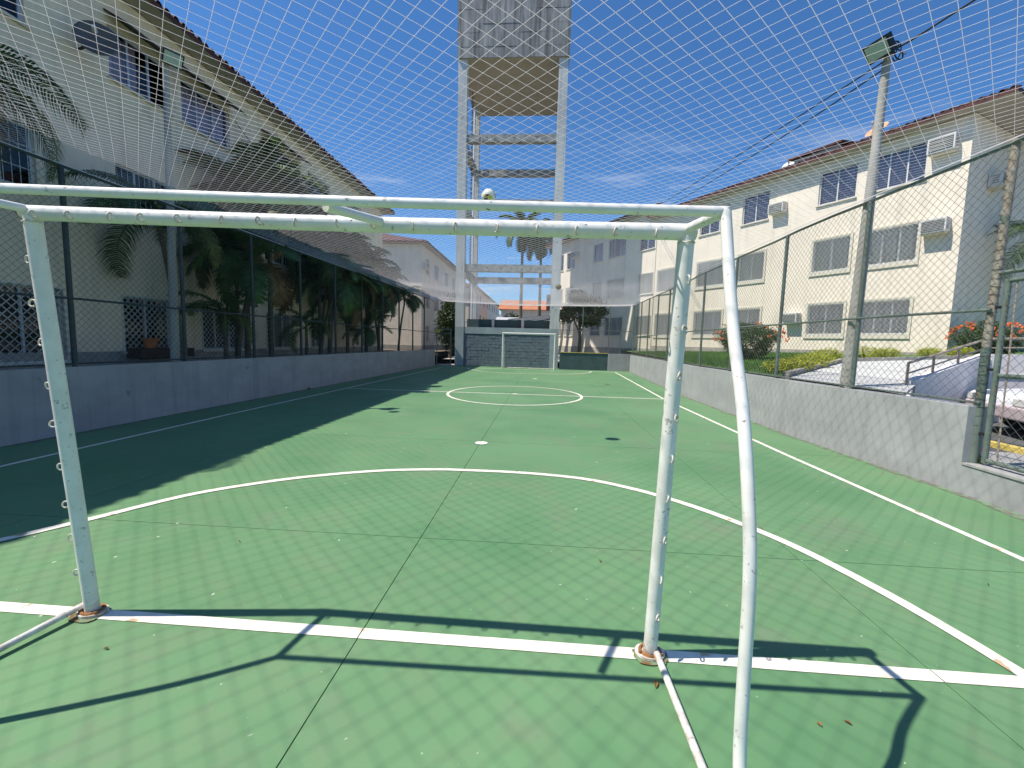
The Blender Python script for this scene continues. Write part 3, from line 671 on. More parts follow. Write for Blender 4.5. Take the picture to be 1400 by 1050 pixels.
# slatted pergola roof behind
t = thing('slatted_roof', 'white and brown slatted canopy roof behind the water tower wall', 'roof')
for i in range(9):
    mb = MB(); y = 32 + i * .8; mb.add([(xx, yy, 3.0 + i * .09 + (xx + .8) * .11 + h_) for h_ in (0, .06) for xx, yy in ((-.8, y), (4.6, y), (4.6, y + .35), (-.8, y + .35))], [(3, 2, 1, 0), (4, 5, 6, 7), (0, 1, 5, 4), (1, 2, 6, 5), (2, 3, 7, 6), (3, 0, 4, 7)]); mb.build('slat', M_alu if i % 2 else M_awn, t)
for x in (-.6, 4.4):
    for y in (32.2, 38.4): mb = MB(); mb.box(x, x + .12, y, y + .12, .4, 3.34); mb.build('post', M_conc, t)

# ------------------------------------------------------------------ FENCES
def clipseg(a, b, w, h):
    t0, t1 = 0., 1.
    for i, (lo, hi) in enumerate(((0, w), (0, h))):
        d = b[i] - a[i]
        if abs(d) < 1e-9:
            if a[i] < lo or a[i] > hi: return None
            continue
        ta, tb = (lo - a[i]) / d, (hi - a[i]) / d
        if ta > tb: ta, tb = tb, ta
        t0, t1 = max(t0, ta), min(t1, tb)
    if t1 - t0 < 1e-4: return None
    return (a[0] + (b[0] - a[0]) * t0, a[1] + (b[1] - a[1]) * t0), (a[0] + (b[0] - a[0]) * t1, a[1] + (b[1] - a[1]) * t1)
def lattice(mapf, w, h, pitch, rad, seg=1.2, hs=1.0):
    """diamond wire lattice on a w x h sheet; mapf(s,t)->Vector"""
    mb = MB(); rnd = random.Random(1)
    for sg in (1, -1):
        k = -int(h / pitch) - 2
        while k * pitch < w + h + pitch:
            c = k * pitch
            a, b = ((c, 0), (c + h, h)) if sg > 0 else ((c, 0), (c - h, h))
            q = clipseg(a, b, w, h); k += 1
            if not q: continue
            (ax, az), (bx, bz) = q; n = max(1, int(math.hypot(bx - ax, bz - az) / seg))
            pts = [mapf(lerp(ax, bx, i / n), lerp(az, bz, i / n)) for i in range(n + 1)]
            mb.tube(pts, rad, 3, cap=False)
    return mb
def fence(label, line, yposts, zb, zt0, zm, off, pr, m, mw, rail_r=.022, pitch=.105, wr=.0016, y0=None, y1=None):
    t = thing('chain_link_fence', label, 'fence')
    y0 = yposts[0] if y0 is None else y0; y1 = yposts[-1] if y1 is None else y1
    px = lambda y: poly_at(line, y) + off
    zt_ = zt0 if callable(zt0) else (lambda y: zt0)
    for i, y in enumerate(yposts):
        if y == 3.0: continue
        mb = MB(); rr = pr[i] if isinstance(pr, list) else pr
        mb.tube([(px(y), y, zb), (px(y) , y, zt_(y) - .005)], rr, 10); p = mb.build('post', m, t, True)
    yy = [y0 + (y1 - y0) * i / 24 for i in range(25)]
    mb = MB(); mb.tube([(px(y), y, zt_(y) + .008 * math.sin(y * 2.3)) for y in yy], rail_r, 8); mb.build('top_rail', m, t, True)
    mb = MB(); mb.tube([(px(y) - math.copysign(.03, off), y, zm + .006 * math.sin(y * 1.7)) for y in yy], rail_r * .8, 8); mb.build('middle_rail', m, t, True)
    mb = MB(); mb.tube([(px(y) - math.copysign(.02, off), y, zb + .045) for y in yy], rail_r * .6, 8); mb.build('bottom_rail', m, t, True)
    hh = 1.0
    def mf(s, tt): 
        y = y0 + s; z = lerp(zb + .04, zt_(y), tt / H_); return Vector((px(y) - math.copysign(.045, off) + .012 * noise.noise(Vector((y * 1.3, z * 1.5, 0))), y, z))
    H_ = (zt_(y0) - zb)
    lattice(mf, y1 - y0, H_, pitch, wr, 1.0).build('wire_mesh', mw, t, kind='stuff')
    return t
ypL = [2.05 + 2.05 * k - 2.05 * 3 for k in range(0, 14)]
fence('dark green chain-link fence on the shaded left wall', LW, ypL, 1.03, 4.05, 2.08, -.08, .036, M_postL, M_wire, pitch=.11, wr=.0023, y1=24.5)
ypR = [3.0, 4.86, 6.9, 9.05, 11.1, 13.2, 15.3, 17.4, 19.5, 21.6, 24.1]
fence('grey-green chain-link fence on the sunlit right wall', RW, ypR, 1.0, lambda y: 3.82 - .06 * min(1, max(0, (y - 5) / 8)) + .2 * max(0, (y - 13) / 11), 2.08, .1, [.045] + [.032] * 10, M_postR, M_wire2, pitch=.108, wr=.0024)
# upper net strip over the gate
t = thing('gate_surround_fence', 'tall rusty corner post and chain-link panel above the gate at the right edge', 'fence')
mb = MB(); mb.tube([(7.42, 3.05, 1.66), (7.42, 3.02, 3.86)], .04, 12); cp = mb.build('corner_post', M_postRust, t, True)
mb = MB(); mb.tube([(7.42, 3.03, .33), (7.42, 3.05, 1.655)], .043, 12); mb.build('post_foot', M_postR, t, True)
for i in range(34):
    z = .6 + i * .096
    mb = MB(); mb.tube([(7.42 + .046 * math.cos(a * PI / 4), 3.04 + .046 * math.sin(a * PI / 4), z + .012 * math.sin(a * PI / 4 + i)) for a in range(9)], .0024, 3, cap=False); mb.build('wire_tie', M_black, cp)
mb = MB(); mb.tube([(7.40, 3.0, 3.83), (7.40, .5, 3.80), (7.42, -5, 3.8)], .024, 8); mb.build('top_rail', M_postR, t, True)
mb = MB(); mb.tube([(7.42, 3.0, 2.47), (7.42, -5, 2.47)], .024, 8); mb.build('lower_rail', M_postR, t, True)
lattice(lambda s, q: Vector((7.37, 3.0 - s, 2.48 + q)), 7.9, 1.34, .108, .0024, 4).build('wire_mesh', M_wire2, t, kind='stuff')
t = thing('wire_gate', 'green tubular gate with chain-link infill at the right edge of the court', 'gate')
mb = MB(); mb.tube([(7.44, 2.93, .38), (7.44, 2.93, 2.40)], .028, 10); mb.build('gate_stile', M_postR, t, True)
mb = MB(); mb.tube([(7.44, 1.5, .38), (7.44, 1.5, 2.40)], .028, 10); mb.build('gate_stile', M_postR, t, True)
for z, nm in ((.41, 'bottom_bar'), (1.36, 'middle_bar'), (2.38, 'top_bar')):
    mb = MB(); mb.tube([(7.44, 2.9, z), (7.44, 1.53, z)], .026, 10); mb.build(nm, M_postR, t, True)
mb = MB(); mb.tube([(7.44, 2.80, .43), (7.44, 2.84, 2.36)], .008, 6); mb.build('inner_rod', M_rail, t, True)
lattice(lambda s, q: Vector((7.41, 2.9 - s, .42 + q)), 1.37, 1.94, .108, .0024, 4).build('wire_mesh', M_wire2, t, kind='stuff')
for z in (.7, 1.42, 2.1):
    mb = MB(); mb.box(7.405, 7.45, 2.94, 3.0, z - .015, z + .015); mb.build('hinge', M_black, t)
# back fence, right corner
BL = [(3.6, 24.55), (7.85, 24.4)]
t = thing('chain_link_fence', 'pale chain-link fence across the far right corner beside the tower', 'fence')
for x in (4.9, 6.5, 7.2):
    mb = MB(); mb.tube([(x, 24.5, 1.04), (x, 24.5, 4.0 if x != 7.2 else 2.4)], .03, 8); mb.build('post', M_postR, t, True)
mb = MB(); mb.tube([(3.5, 24.5, 2.42), (7.85, 24.5, 2.42)], .02, 8); mb.build('middle_rail', M_wire2, t, True)
mb = MB(); mb.tube([(3.5, 24.5, 4.0), (7.85, 24.5, 4.0)], .02, 8); mb.build('top_rail', M_wire2, t, True)
lattice(lambda s, q: Vector((3.5 + s, 24.47, 1.06 + q)), 4.3, 2.9, .12, .0016, 4).build('wire_mesh', M_wire2, t, kind='stuff')
mb = MB(); mb.box(3.6, 6.48, 24.42, 24.66, 1.043, 1.075); mb.build('coping', M_yellow, t)
# back left gate
t = thing('small_gate', 'narrow wire gate beside the tower in the far left corner', 'gate')
for x in (-4.2, -3.3):
    mb = MB(); mb.tube([(x, 24.75, 0), (x, 24.75, 2.35)], .03, 8); mb.build('gate_stile', M_wire2, t, True)
for z, nm in ((.1, 'bottom_bar'), (2.05, 'middle_bar'), (2.3, 'top_bar')):
    mb = MB(); mb.tube([(-4.17, 24.75, z), (-3.33, 24.75, z)], .025, 8); mb.build(nm, M_wire2, t, True)
mb = MB(); mb.box(-4.28, -4.02, 24.69, 24.72, 2.08, 2.27); mb.build('yellow_plate', M_yellow, t)
lattice(lambda s, q: Vector((-4.17 + s, 24.75, .1 + q)), .84, 2.2, .12, .0016, 4).build('wire_mesh', M_wire2, t, kind='stuff')

# ------------------------------------------------------------------ LIGHT POLES
def floodlight(parent, loc, direction, w=.34, h=.26):
    d = Vector(direction).normalized(); q = d.to_track_quat('Y', 'Z').to_matrix().to_4x4(); q.translation = Vector(loc)
    mb = MB(); mb.box(-w / 2, w / 2, -.09, .0, -h / 2, h / 2, mtx=q); hd = mb.build('floodlight', M_black, parent)
    mb = MB(); mb.box(-w / 2 + .025, w / 2 - .025, .001, .006, -h / 2 + .025, h / 2 - .025, mtx=q); mb.build('lens', M_lamp, hd)
    mb = MB()
    for i in range(6): x = -w / 2 + .03 + i * (w - .06) / 5; mb.box(x - .004, x + .004, -.13, -.091, -h / 2 + .02, h / 2 - .02, mtx=q)
    mb.build('heat_fins', M_black, hd)
def pole(x, y, z0, z1, r0, r1, label, flights, lean=(0, 0)):
    t = thing('light_pole', label, 'light pole', (x, y, z0)); h = z1 - z0
    mb = MB(); mb.tube([(lean[0] * k / 6, lean[1] * k / 6, h * k / 6) for k in range(7)], [lerp(r0, r1, k / 6) for k in range(7)], 14); mb.build('shaft', M_pole, t, True)
    mb = MB(); mb.tube([(lean[0], lean[1], h - .02), (lean[0] + .02, lean[1], h + .12)], [.07, .05], 8); mb.build('cap', M_black, t, True)
    for (o, d) in flights:
        q = Vector((lean[0] + o[0], lean[1] + o[1], h + o[2])); floodlight(t, q, d)
        mb = MB(); mb.tube([(lean[0], lean[1], h + .03), q - Vector(d).normalized() * .1], .018, 6); mb.build('bracket', M_black, t, True)
pole(-5.0, 6.14, .8, 6.85, .085, .05, 'left light pole of grey concrete with one square floodlight on top', [((.2, -.05, -.02), (.6, -.35, -.45))], (.02, .1))
pole(7.37, 5.09, .95, 5.92, .1, .05, 'right light pole of pale concrete with tangled cables and floodlight on top', [((-.2, -.08, -.0), (-.62, -.2, -.48))], (.0, -.14))
def cable(pts, r_, label):
    mb = MB(); mb.tube(smoothpts(pts, 8), r_, 5); mb.build('cable', M_cable, None, True, label=label, cat='cable')
top = Vector((7.37, 4.95, 5.96))
rnd = random.Random(8)
mb = MB()
for k in range(7):
    pts = [tuple(top + Vector((.09 * math.cos(a + k) + .05 * k * .5, .07 * math.sin(a * 1.3 + k), .1 * math.sin(a * .9 + k * 2)))) for a in [0, .8, 1.6, 2.4, 3.2, 4.0]]
    mb.tube(smoothpts(pts, 4), .009, 4)
mb.build('cable_tangle', M_cable, None, True, label='tangle of black cable ends at the top of the right light pole', cat='cable')
cable([tuple(top + Vector((.1, 0, .03))), (7.75, 4.65, 6.1), (9.2, 3.4, 6.9), (12, 1, 8.7)], .014, 'thick black cable leaving the right light pole towards the upper right')
cable([tuple(top + Vector((-.05, 0, -.15))), (7.4, 8, 6.3), (7.6, 16, 7.6), (8.7, 26, 9.9)], .011, 'outer of two black cables running from the right pole back to the roofs')
cable([tuple(top + Vector((.0, .05, -.22))), (7.5, 8, 6.15), (7.75, 16, 7.4), (8.9, 26, 9.8)], .011, 'inner of two black cables running from the right pole back to the roofs')
cable([(-7.0, 10.9, 8.0), (-7.05, 12.6, 7.35), (-7.05, 15, 6.6), (-7.05, 18.5, 6.0)], .012, 'thin black cable sagging along the left facade beside the windows')

# ------------------------------------------------------------------ CEILING NET
NY0, NY1 = -3.6, 24.3
BALLS = [(1.60, 4.50, .11), (-2.95, 6.33, .11), (3.02, 14.6, .11)]
def netz(x, y):
    a, b = xl(y) - .05, xr(y) + .06; uu = min(1, max(0, (x - a) / (b - a)))
    z = lerp(4.07, 3.86 + .1 * max(0, (y - 13) / 11), uu)
    sag = .20 + .05 * math.sin(y * .55 + .7)
    if y > 21: sag *= 1 - .35 * (y - 21) / 3.3
    z -= sag * (4 * uu * (1 - uu)) ** .8
    z += .035 * noise.noise(Vector((x * .45, y * .35, 2))) * min(1, 8 * uu * (1 - uu))
    for bx, by, br in BALLS:
        d2 = (x - bx) ** 2 + (y - by) ** 2; z -= .10 * math.exp(-d2 / .35)
    return z
net = thing('ceiling_net', 'white diamond-mesh net stretched over the whole court', 'net', )
mb = MB(); st = .172; seg = .34
nx0, nx1 = -5.0, 8.0
for sg in (1, -1):
    k = 0
    c0 = NY0 - (nx1 - nx0)
    while c0 + k * st < NY1 + (nx1 - nx0):
        c = c0 + k * st; k += 1
        run = []
        n = int((nx1 - nx0) / (seg / 1.414))
        for i in range(n + 1):
            x = lerp(nx0, nx1, i / n); y = c + (x - nx0) if sg > 0 else c + (nx1 - x)
            ok = NY0 <= y <= NY1 and xl(y) - .05 <= x <= xr(y) + .06
            if ok: run.append((x, y, netz(x, y) + .0015 * sg))
            if (not ok or i == n) and run:
                if len(run) > 1: mb.tube(run, .0019, 3, cap=False)
                run = []
mb.build('net_cords', M_net, net, kind='stuff')
kn = MB(); 
A0 = NY0 - (nx1 - nx0) - nx0; B0 = NY0 - (nx1 - nx0) + nx1
for k in range(260):
    for m_ in range(260):
        x2, y2 = (B0 + m_ * st - A0 - k * st) / 2, (A0 + k * st + B0 + m_ * st) / 2
        if .2 < y2 < 7 and xl(y2) < x2 < xr(y2):
            z = netz(x2, y2); rr = .0042
            kn.add([(x2 + rr, y2, z), (x2 - rr, y2, z), (x2, y2 + rr, z), (x2, y2 - rr, z), (x2, y2, z + rr), (x2, y2, z - rr)], [(0, 2, 4), (2, 1, 4), (1, 3, 4), (3, 0, 4), (2, 0, 5), (1, 2, 5), (3, 1, 5), (0, 3, 5)])
kn.build('net_knots', M_net, net, kind='stuff')
ye = [NY0 + (NY1 - NY0) * i / 60 for i in range(61)]
mb = MB(); mb.tube([(xl(y) - .05, y, netz(xl(y) - .05, y)) for y in ye], .007, 5); mb.build('edge_rope', M_net, net)
mb = MB(); mb.tube([(xr(y) + .06, y, netz(xr(y) + .06, y)) for y in ye], .007, 5); mb.build('edge_rope', M_net, net)
mb = MB(); mb.tube([(x, NY1, netz(x, NY1)) for x in [lerp(xl(NY1), xr(NY1), i / 30) for i in range(31)]], .012, 5); mb.build('edge_rope', M_net, net)
# gathered spare net hanging at the far end and along the left rail
def band(y0, y1):
    pass
lattice(lambda s, q: Vector((xl(NY1) + s, NY1 - .01 - .35 * (q / .42), netz(xl(NY1) + s, NY1) - .0 + q * .12)), xr(NY1) - xl(NY1), .42, .05, .0022, 1.0).build('gathered_edge', M_net, net, kind='stuff')
mb = lattice(lambda s, q: Vector((xl(8 + s) - .12 - .25 * q, 8 + s, 4.06 + q * .9)), 16, .34, .035, .0022, 1.0); mb.build('gathered_side', M_netband, net, kind='stuff')

# balls lying on the net
def ball(x, y, rr, mats, label):
    z = netz(x, y) + rr * .92
    mb = MB(); n, k = 20, 12; vs = []; fs = []
    for j in range(k + 1):
        for i in range(n):
            a, b = 2 * PI * i / n, PI * j / k; vs.append((rr * math.sin(b) * math.cos(a), rr * math.sin(b) * math.sin(a), rr * math.cos(b)))
    for j in range(k):
        for i in range(n):
            q = (j * n + i, j * n + (i + 1) % n, (j + 1) * n + (i + 1) % n, (j + 1) * n + i)
            c = (Vector(vs[q[0]]) + Vector(vs[q[2]])) * .5 / rr; v = noise.noise(c * 1.6 + Vector((x, y, 0)))
            mb.add([vs[w] for w in q], [(0, 3, 2, 1)], 0 if v > -.05 and len(mats) > 1 else (1 if v > -.28 and len(mats) > 1 else (2 if len(mats) > 2 else 0)))
    o = mb.build('football', mats, None, False, label=label, cat='ball'); o.location = (x, y, z); o.data.polygons.foreach_set('use_smooth', [True] * len(o.data.polygons))
ball(*BALLS[0], [M_white, M_ballY, M_ballD], 'white and yellow football lying on the net above the goal')
ball(*BALLS[1], [M_ballB], 'dull football on the net at the left, hidden behind the crossbar')
ball(*BALLS[2], [M_ballB], 'muddy brown football on the net beside the right tower column')

# ------------------------------------------------------------------ NEAR GOAL
goal = thing('goal', 'white steel goal in the foreground with rusty rings, no net', 'goal')
TL, TR = Vector((.072, -.20, 2.13)), Vector((3.07, -.20, 2.065)); BLb, BRb = Vector((0, 0, 0)), Vector((3.08, 0, 0))
TL2 = Vector((.02, -.56, 2.13)); TR2 = Vector((3.11, -.485, 2.065))
def bent(a, b, off, k=10):
    return [lerp(a, b, i / k) + Vector(off) * math.sin(PI * i / k) for i in range(k + 1)]
postL = bent(BLb + Vector((0, 0, .01)), TL, (0, .0, 0)); postR = bent(BRb + Vector((0, 0, .01)), TR, (.0, .0, 0))
mb = MB(); mb.tube(postL, .034, 20); mb.build('post', M_goal, goal, True)
mb = MB(); mb.tube(postR, .034, 20); mb.build('post', M_goal, goal, True)
barp = bent(TL + Vector((-.035, 0, .0)), TR + Vector((.035, 0, 0)), (0, 0, -.008), 14)
mb = MB(); mb.tube(barp, .034, 20); mb.build('crossbar', M_goal, goal, True)
mb = MB(); mb.tube(bent(TL2, TR2, (0, 0, -.008), 14), .0185, 14); mb.build('rear_bar', M_goal, goal, True)
for a, b in ((TL, TL2), (TR, TR2)):
    mb = MB(); mb.tube([a + Vector((0, -.03, .01)), b], .019, 12); mb.build('side_connector', M_goal, goal, True)
mb = MB(); mb.tube([(1.76, -.235, 2.09), (1.645, -.49, 2.075)], .019, 12); mb.build('middle_connector', M_goal, goal, True)
upr = smoothpts([(3.11, -.485, 2.075), (3.115, -.60, 1.67), (3.12, -.71, 1.39), (3.125, -.785, 1.11), (3.13, -.82, .87), (3.13, -.835, .5), (3.13, -.86, .25), (3.13, -.95, .03)], 4)
mb = MB(); mb.tube(upr, .0195, 16); mb.build('rear_upright', M_goal, goal, True)
upl = smoothpts([(.02, -.56, 2.13), (-.05, -.68, 1.67), (-.12, -.76, 1.2), (-.18, -.84, .6), (-.22, -.97, .03)], 4)
mb = MB(); mb.tube(upl, .0195, 16); mb.build('rear_upright', M_goal, goal, True)
mb = MB(); mb.tube([(3.105, -.02, .035), (3.13, -1.0, .03)], .0165, 12); mb.build('ground_bar', M_goal, goal, True)
mb = MB(); mb.tube([(-.05, .0, .05), (-.13, -.5, .03), (-.22, -1.0, .03)], .0165, 12); mb.build('ground_bar', M_goal, goal, True)
for b in (BLb, BRb):
    mb = MB(); n = 24
    mb.add([(b.x + .075 * math.cos(2 * PI * i / n), b.y + .06 * math.sin(2 * PI * i / n), z) for z in (.009, .022) for i in range(n)], [tuple(range(n, 2 * n))] + [(i, (i + 1) % n, n + (i + 1) % n, n + i) for i in range(n)]); bp = mb.build('base_plate', M_goal, goal)
    mb = MB(); mb.tube([(b.x + .05 * math.cos(a * PI / 10), b.y + .045 * math.sin(a * PI / 10), .024) for a in range(21)], .009, 6, cap=False); mb.build('rust_weld', M_rust, bp)
    for dx, dy in ((-.055, -.02), (.05, -.03)):
        mb = MB(); mb.tube([(b.x + dx, b.y + dy, .02), (b.x + dx, b.y + dy, .036)], .009, 6); mb.build('bolt', M_rust, bp)
    # irregular rust stain on the floor
    mb = MB(); n = 30; rnd = random.Random(int(b.x * 7) + 2)
    mb.add([(b.x + .0 + (.095 + .04 * noise.noise(Vector((math.cos(i * 2 * PI / n) * 1.5, math.sin(i * 2 * PI / n) * 1.5, b.x)))) * math.cos(2 * PI * i / n) , b.y - .02 + (.065 + .03 * noise.noise(Vector((math.cos(i * 2 * PI / n) * 2, 5 + math.sin(i * 2 * PI / n) * 2, b.x)))) * math.sin(2 * PI * i / n), .0075) for i in range(n)], [tuple(range(n))])
    mb.build('rust_stain', M_ruststain, sub)
# net rings: small open rings welded on
rg = MB(); rr = .0165
rg.tube([(rr * math.cos(a * PI / 10), 0, rr * math.sin(a * PI / 10) - rr) for a in range(0, 19)], .0042, 6)
ring = bpy.data.meshes.new('net_ring'); ring.from_pydata(rg.v, [], rg.f); ring.materials.append(M_ring); ring.polygons.foreach_set('use_smooth', [True] * len(ring.polygons))
rnd = random.Random(4)
for i in range(17):
    t_ = (i + .35) / 17; q = lerp(TL, TR, t_) + Vector((rnd.uniform(-.02, .02), -.036, .0))
    link('net_ring', ring, goal, q, (rnd.uniform(-.25, .25), 0, R(90) + rnd.uniform(-.6, .6)))
for i in range(9):
    z = .26 + i * .205; t_ = z / 2.1
    q = lerp(BLb, TL, t_) + Vector((-.033, -.014, rnd.uniform(-.015, .015))); link('net_ring', ring, goal, q + Vector((-.01, 0, .015)), (rnd.uniform(-.2, .2), rnd.uniform(-.3, .3), rnd.uniform(-.2, .3)))
    q = lerp(BRb, TR, t_ * 1.0) + Vector((.012, -.040, rnd.uniform(-.015, .015))); link('net_ring', ring, goal, q + Vector((0, 0, .015)), (rnd.uniform(-.2, .2), 0, R(60) + rnd.uniform(-.4, .4)))

for q, rr_ in ((TL, .034), (TR, .034)):
    mb = MB(); mb.tube([(q.x + rr_ * math.cos(a * PI / 8), q.y + rr_ * math.sin(a * PI / 8), q.z - .045 + .004 * math.sin(a * 2.1)) for a in range(17)], .003, 5, cap=False); mb.build('weld_bead', M_ring, goal)
mb = MB(); mb.tube([TL + Vector((-.041, 0, 0)), TL + Vector((-.034, 0, 0))], .0345, 16); mb.build('rusty_end_cap', M_rust, goal)
# dry leaves and a paint flake on the court
M_dry = mat('dry leaf', (.20, .10, .03), .8, .3, 20)
def leaf(x, y, L, w, rz, m, label, nm='fallen_leaf', cat='leaf', group=None):
    mb = MB(); n = 7; vs = []
    for i in range(n):
        t_ = i / (n - 1); ww = w * math.sin(PI * t_) + .0006; c = .006 * math.sin(PI * t_) ; vs += [((t_ - .5) * L, ww, .006 + c), ((t_ - .5) * L, 0, .0045), ((t_ - .5) * L, -ww, .006 + c)]
    mb.add(vs, [(3 * i + a, 3 * i + 1 + a, 3 * i + 4 + a, 3 * i + 3 + a) for i in range(n - 1) for a in (0, 1)]); o = mb.build(nm, m, None, label=label, cat=cat, group=group); o.location = (x, y, .001); o.rotation_euler = (0, 0, rz)
leaf(3.06, -.20, .05, .009, 1.3, M_dry, 'brown dry leaf lying just behind the right goal post foot')
rnd = random.Random(21)
for x, y, k, lb in ((3.70, -.35, 0, 'larger of two dry leaf scraps right of the bowed goal stay'), (3.83, -.33, 0, 'smaller of two dry leaf scraps right of the bowed goal stay'), (2.95, .93, 0, 'dark leaf scrap just left of the right goal post, beyond the goal line'),
        (5.6, .93, 1, 'tiny greenish leaf scrap between the curved line and the right side line'), (.2, .9, 0, 'brown leaf scrap beyond the goal line near the left post'), (.35, -.25, 0, 'brown leaf scrap on the camera side of the goal line, by the left shadow corner')):
    leaf(x, y, rnd.uniform(.022, .038), rnd.uniform(.004, .008), rnd.uniform(0, 3), M_frond2 if k else M_dry, lb)
# ------------------------------------------------------------------ FAR GOAL
fg = thing('goal', 'thin white goal frame at the far end of the court', 'goal')
for x in (.14, 3.2):
    mb = MB(); mb.tube([(x, 23.2, 0), (x, 23.2, 2.12)], .04, 12); mb.build('post', M_goal, fg, True)
    mb = MB(); mb.tube([(x, 23.2, 2.1), (x, 23.8, 1.95), (x, 24.3, .03)], .022, 8); mb.build('rear_upright', M_goal, fg, True)
mb = MB(); mb.tube([(.1, 23.2, 2.12), (3.24, 23.2, 2.12)], .04, 12); mb.build('crossbar', M_goal, fg, True)
mb = MB(); mb.tube([(.14, 24.3, .03), (3.2, 24.3, .03)], .022, 8); mb.build('ground_bar', M_goal, fg, True)

# ------------------------------------------------------------------ PLANTS
def frond_mesh(seed, L=1.8, droop=1.0, leaf=.5, n=30, w=.028, arch=.5):
    rnd = random.Random(seed); mb = MB(); pts = []
    for i in range(11):
        t_ = i / 10; ang = arch * 1.2 - droop * 1.9 * t_
        if i == 0: p = Vector((0, 0, 0))
        else: p = pts[-1] + Vector((math.cos(ang), .02 * math.sin(3 * t_ + seed), math.sin(ang))) * L / 10
        pts.append(p)
    mb.tube(pts, [lerp(.02, .004, i / 10) for i in range(11)], 4)
    def at(t_):
        k = min(9, int(t_ * 10)); return lerp(pts[k], pts[k + 1], t_ * 10 - k), (pts[k + 1] - pts[k]).normalized()
    for i in range(n):
        t_ = .14 + .86 * i / (n - 1); p, d = at(min(t_, .999)); ll = leaf * (math.sin(PI * min(1, .18 + .80 * t_)) ** .6) * rnd.uniform(.85, 1.1)
        for sd in (1, -1):
            side = Vector((0, sd, 0)); a = (side * .85 + d * .65 + Vector((0, 0, .28 - .2 * rnd.random()))).normalized()
            q1 = p + a * ll * .5; q2 = p + a * ll * .97 + Vector((0, 0, -.42 * ll * rnd.uniform(.6, 1.2)))
            b = d * w; mb.add([p - b * .5, p + b * .5, q1 + b * .55, q1 - b * .55, q2], [(0, 1, 2, 3), (3, 2, 4)])
    return mb
FR = {}
def fronds(kind, L, leaf, n, w):
    k = (kind, L, leaf)
    if k not in FR:
        out_ = []
        for i in range(5):
            mb = frond_mesh(i * 3 + 1, L, [.75, .95, 1.15, .85, 1.3][i], leaf, n, w, [.9, .7, .5, 1.1, .4][i])
            me_ = bpy.data.meshes.new('frond'); me_.from_pydata(mb.v, [], mb.f); me_.materials.append({'g': M_frond, 'y': M_frond2, 'd': M_frondd}[kind]); out_.append(me_)
        FR[k] = out_
    return FR[k]
def palm(x, y, z0, h, label, seed, L=1.9, nf=12, lean=(0, 0), rt=.06, leaf=.5, stems=1, dry=1, yel=1, group=None, n=34, w=.028):
    rnd = random.Random(seed); t = thing('palm_tree', label, 'palm tree', (x, y, z0), group=group)
    for s in range(stems):
        hh = h * (1 - .22 * s * rnd.uniform(.6, 1.2)); lx, ly = lean[0] + (0 if s == 0 else rnd.uniform(-.6, .6)), lean[1] + (0 if s == 0 else rnd.uniform(-.6, .6))
        path = [(lx * (k / 8) ** 1.5, ly * (k / 8) ** 1.5, hh * k / 8) for k in range(9)]
        mb = MB(); mb.tube(path, [rt * (1.3 - .5 * k / 8) for k in range(9)], 9); tr = mb.build('trunk', M_trunk, t, True)
        mb = MB()
        for k in range(int(hh / .14)):
            tt = (k + .5) / int(hh / .14); 
            if tt < .97: px_, py_ = lx * tt ** 1.5, ly * tt ** 1.5; rr = rt * (1.34 - .5 * tt); mb.tube([(px_, py_, hh * tt - .008), (px_, py_, hh * tt + .008)], rr, 9, cap=False)
        mb.build('trunk_rings', M_bark, tr, kind='stuff')
        topv = Vector((lx, ly, hh)); mb = MB(); mb.tube([topv - Vector((0, 0, .02)), topv + Vector((0, 0, .3)), topv + Vector((.0, 0, .55))], [rt * .95, rt * .9, .025], 9); mb.build('crown_shaft', M_trunkg, t, True)
        cnt = nf if s == 0 else int(nf * .7)
        for k in range(cnt):
            kd = 'd' if k < dry else ('y' if k < dry + yel else 'g'); ms = fronds(kd, L, leaf, n, w)
            az = 2 * PI * k / cnt + rnd.uniform(-.25, .25); i_ = rnd.choice([0, 1, 2, 3, 4]) if kd != 'd' else 4
            sc = rnd.uniform(.8, 1.12)
            o = link('frond', ms[i_], t, topv + Vector((0, 0, .35 + rnd.uniform(-.1, .15))), (rnd.uniform(-.25, .25), rnd.uniform(-.25, .25) + (.35 if kd == 'd' else 0), az)); o.scale = (sc, sc, sc)
PL = [(-5.95, 3.3, 4.1, 2.3, 13, (0, .1), 1, 1, 'palm at the left edge with long drooping fronds above the rear bar'),
      (-5.9, 7.35, 3.0, 1.9, 12, (.05, -.5), 1, 0, 'slim leaning palm with green crownshaft in front of the grilled window'),
      (-6.0, 9.3, 2.7, 1.9, 12, (0, .1), 2, 2, 'low yellow-green palm just right of the left light pole'),
      (-6.2, 10.0, 4.3, 2.0, 13, (.1, .1), 1, 1, 'tall palm with thin stem and dark crown above the fence top'),
      (-6.2, 11.1, 4.9, 1.95, 14, (0, .1), 1, 1, 'tallest palm of the left row, crown in front of the upper windows'),
      (-5.9, 13.6, 3.7, 2.0, 12, (0, 0), 2, 1, 'palm with dry brown fronds behind the left fence middle'),
      (-6.2, 14.9, 4.3, 2.0, 13, (0, .2), 1, 0, 'dark bushy palm beside the brown-fronded one'),
      (-6.1, 16.3, 3.8, 1.9, 13, (0, 0), 2, 1, 'multi-stemmed palm left of the low air conditioner'),
      (-6.1, 18.3, 3.7, 2.0, 13, (0, .2), 2, 0, 'palm clump right of the low air conditioner with brown fronds'),
      (-6.2, 20.2, 3.2, 1.7, 12, (0, 0), 1, 1, 'palm near the far end of the shaded wall'),
      (-6.3, 23.6, 2.9, 1.3, 9, (.3, .2), 1, 0, 'thin palm against the sunlit end wall at far left')]
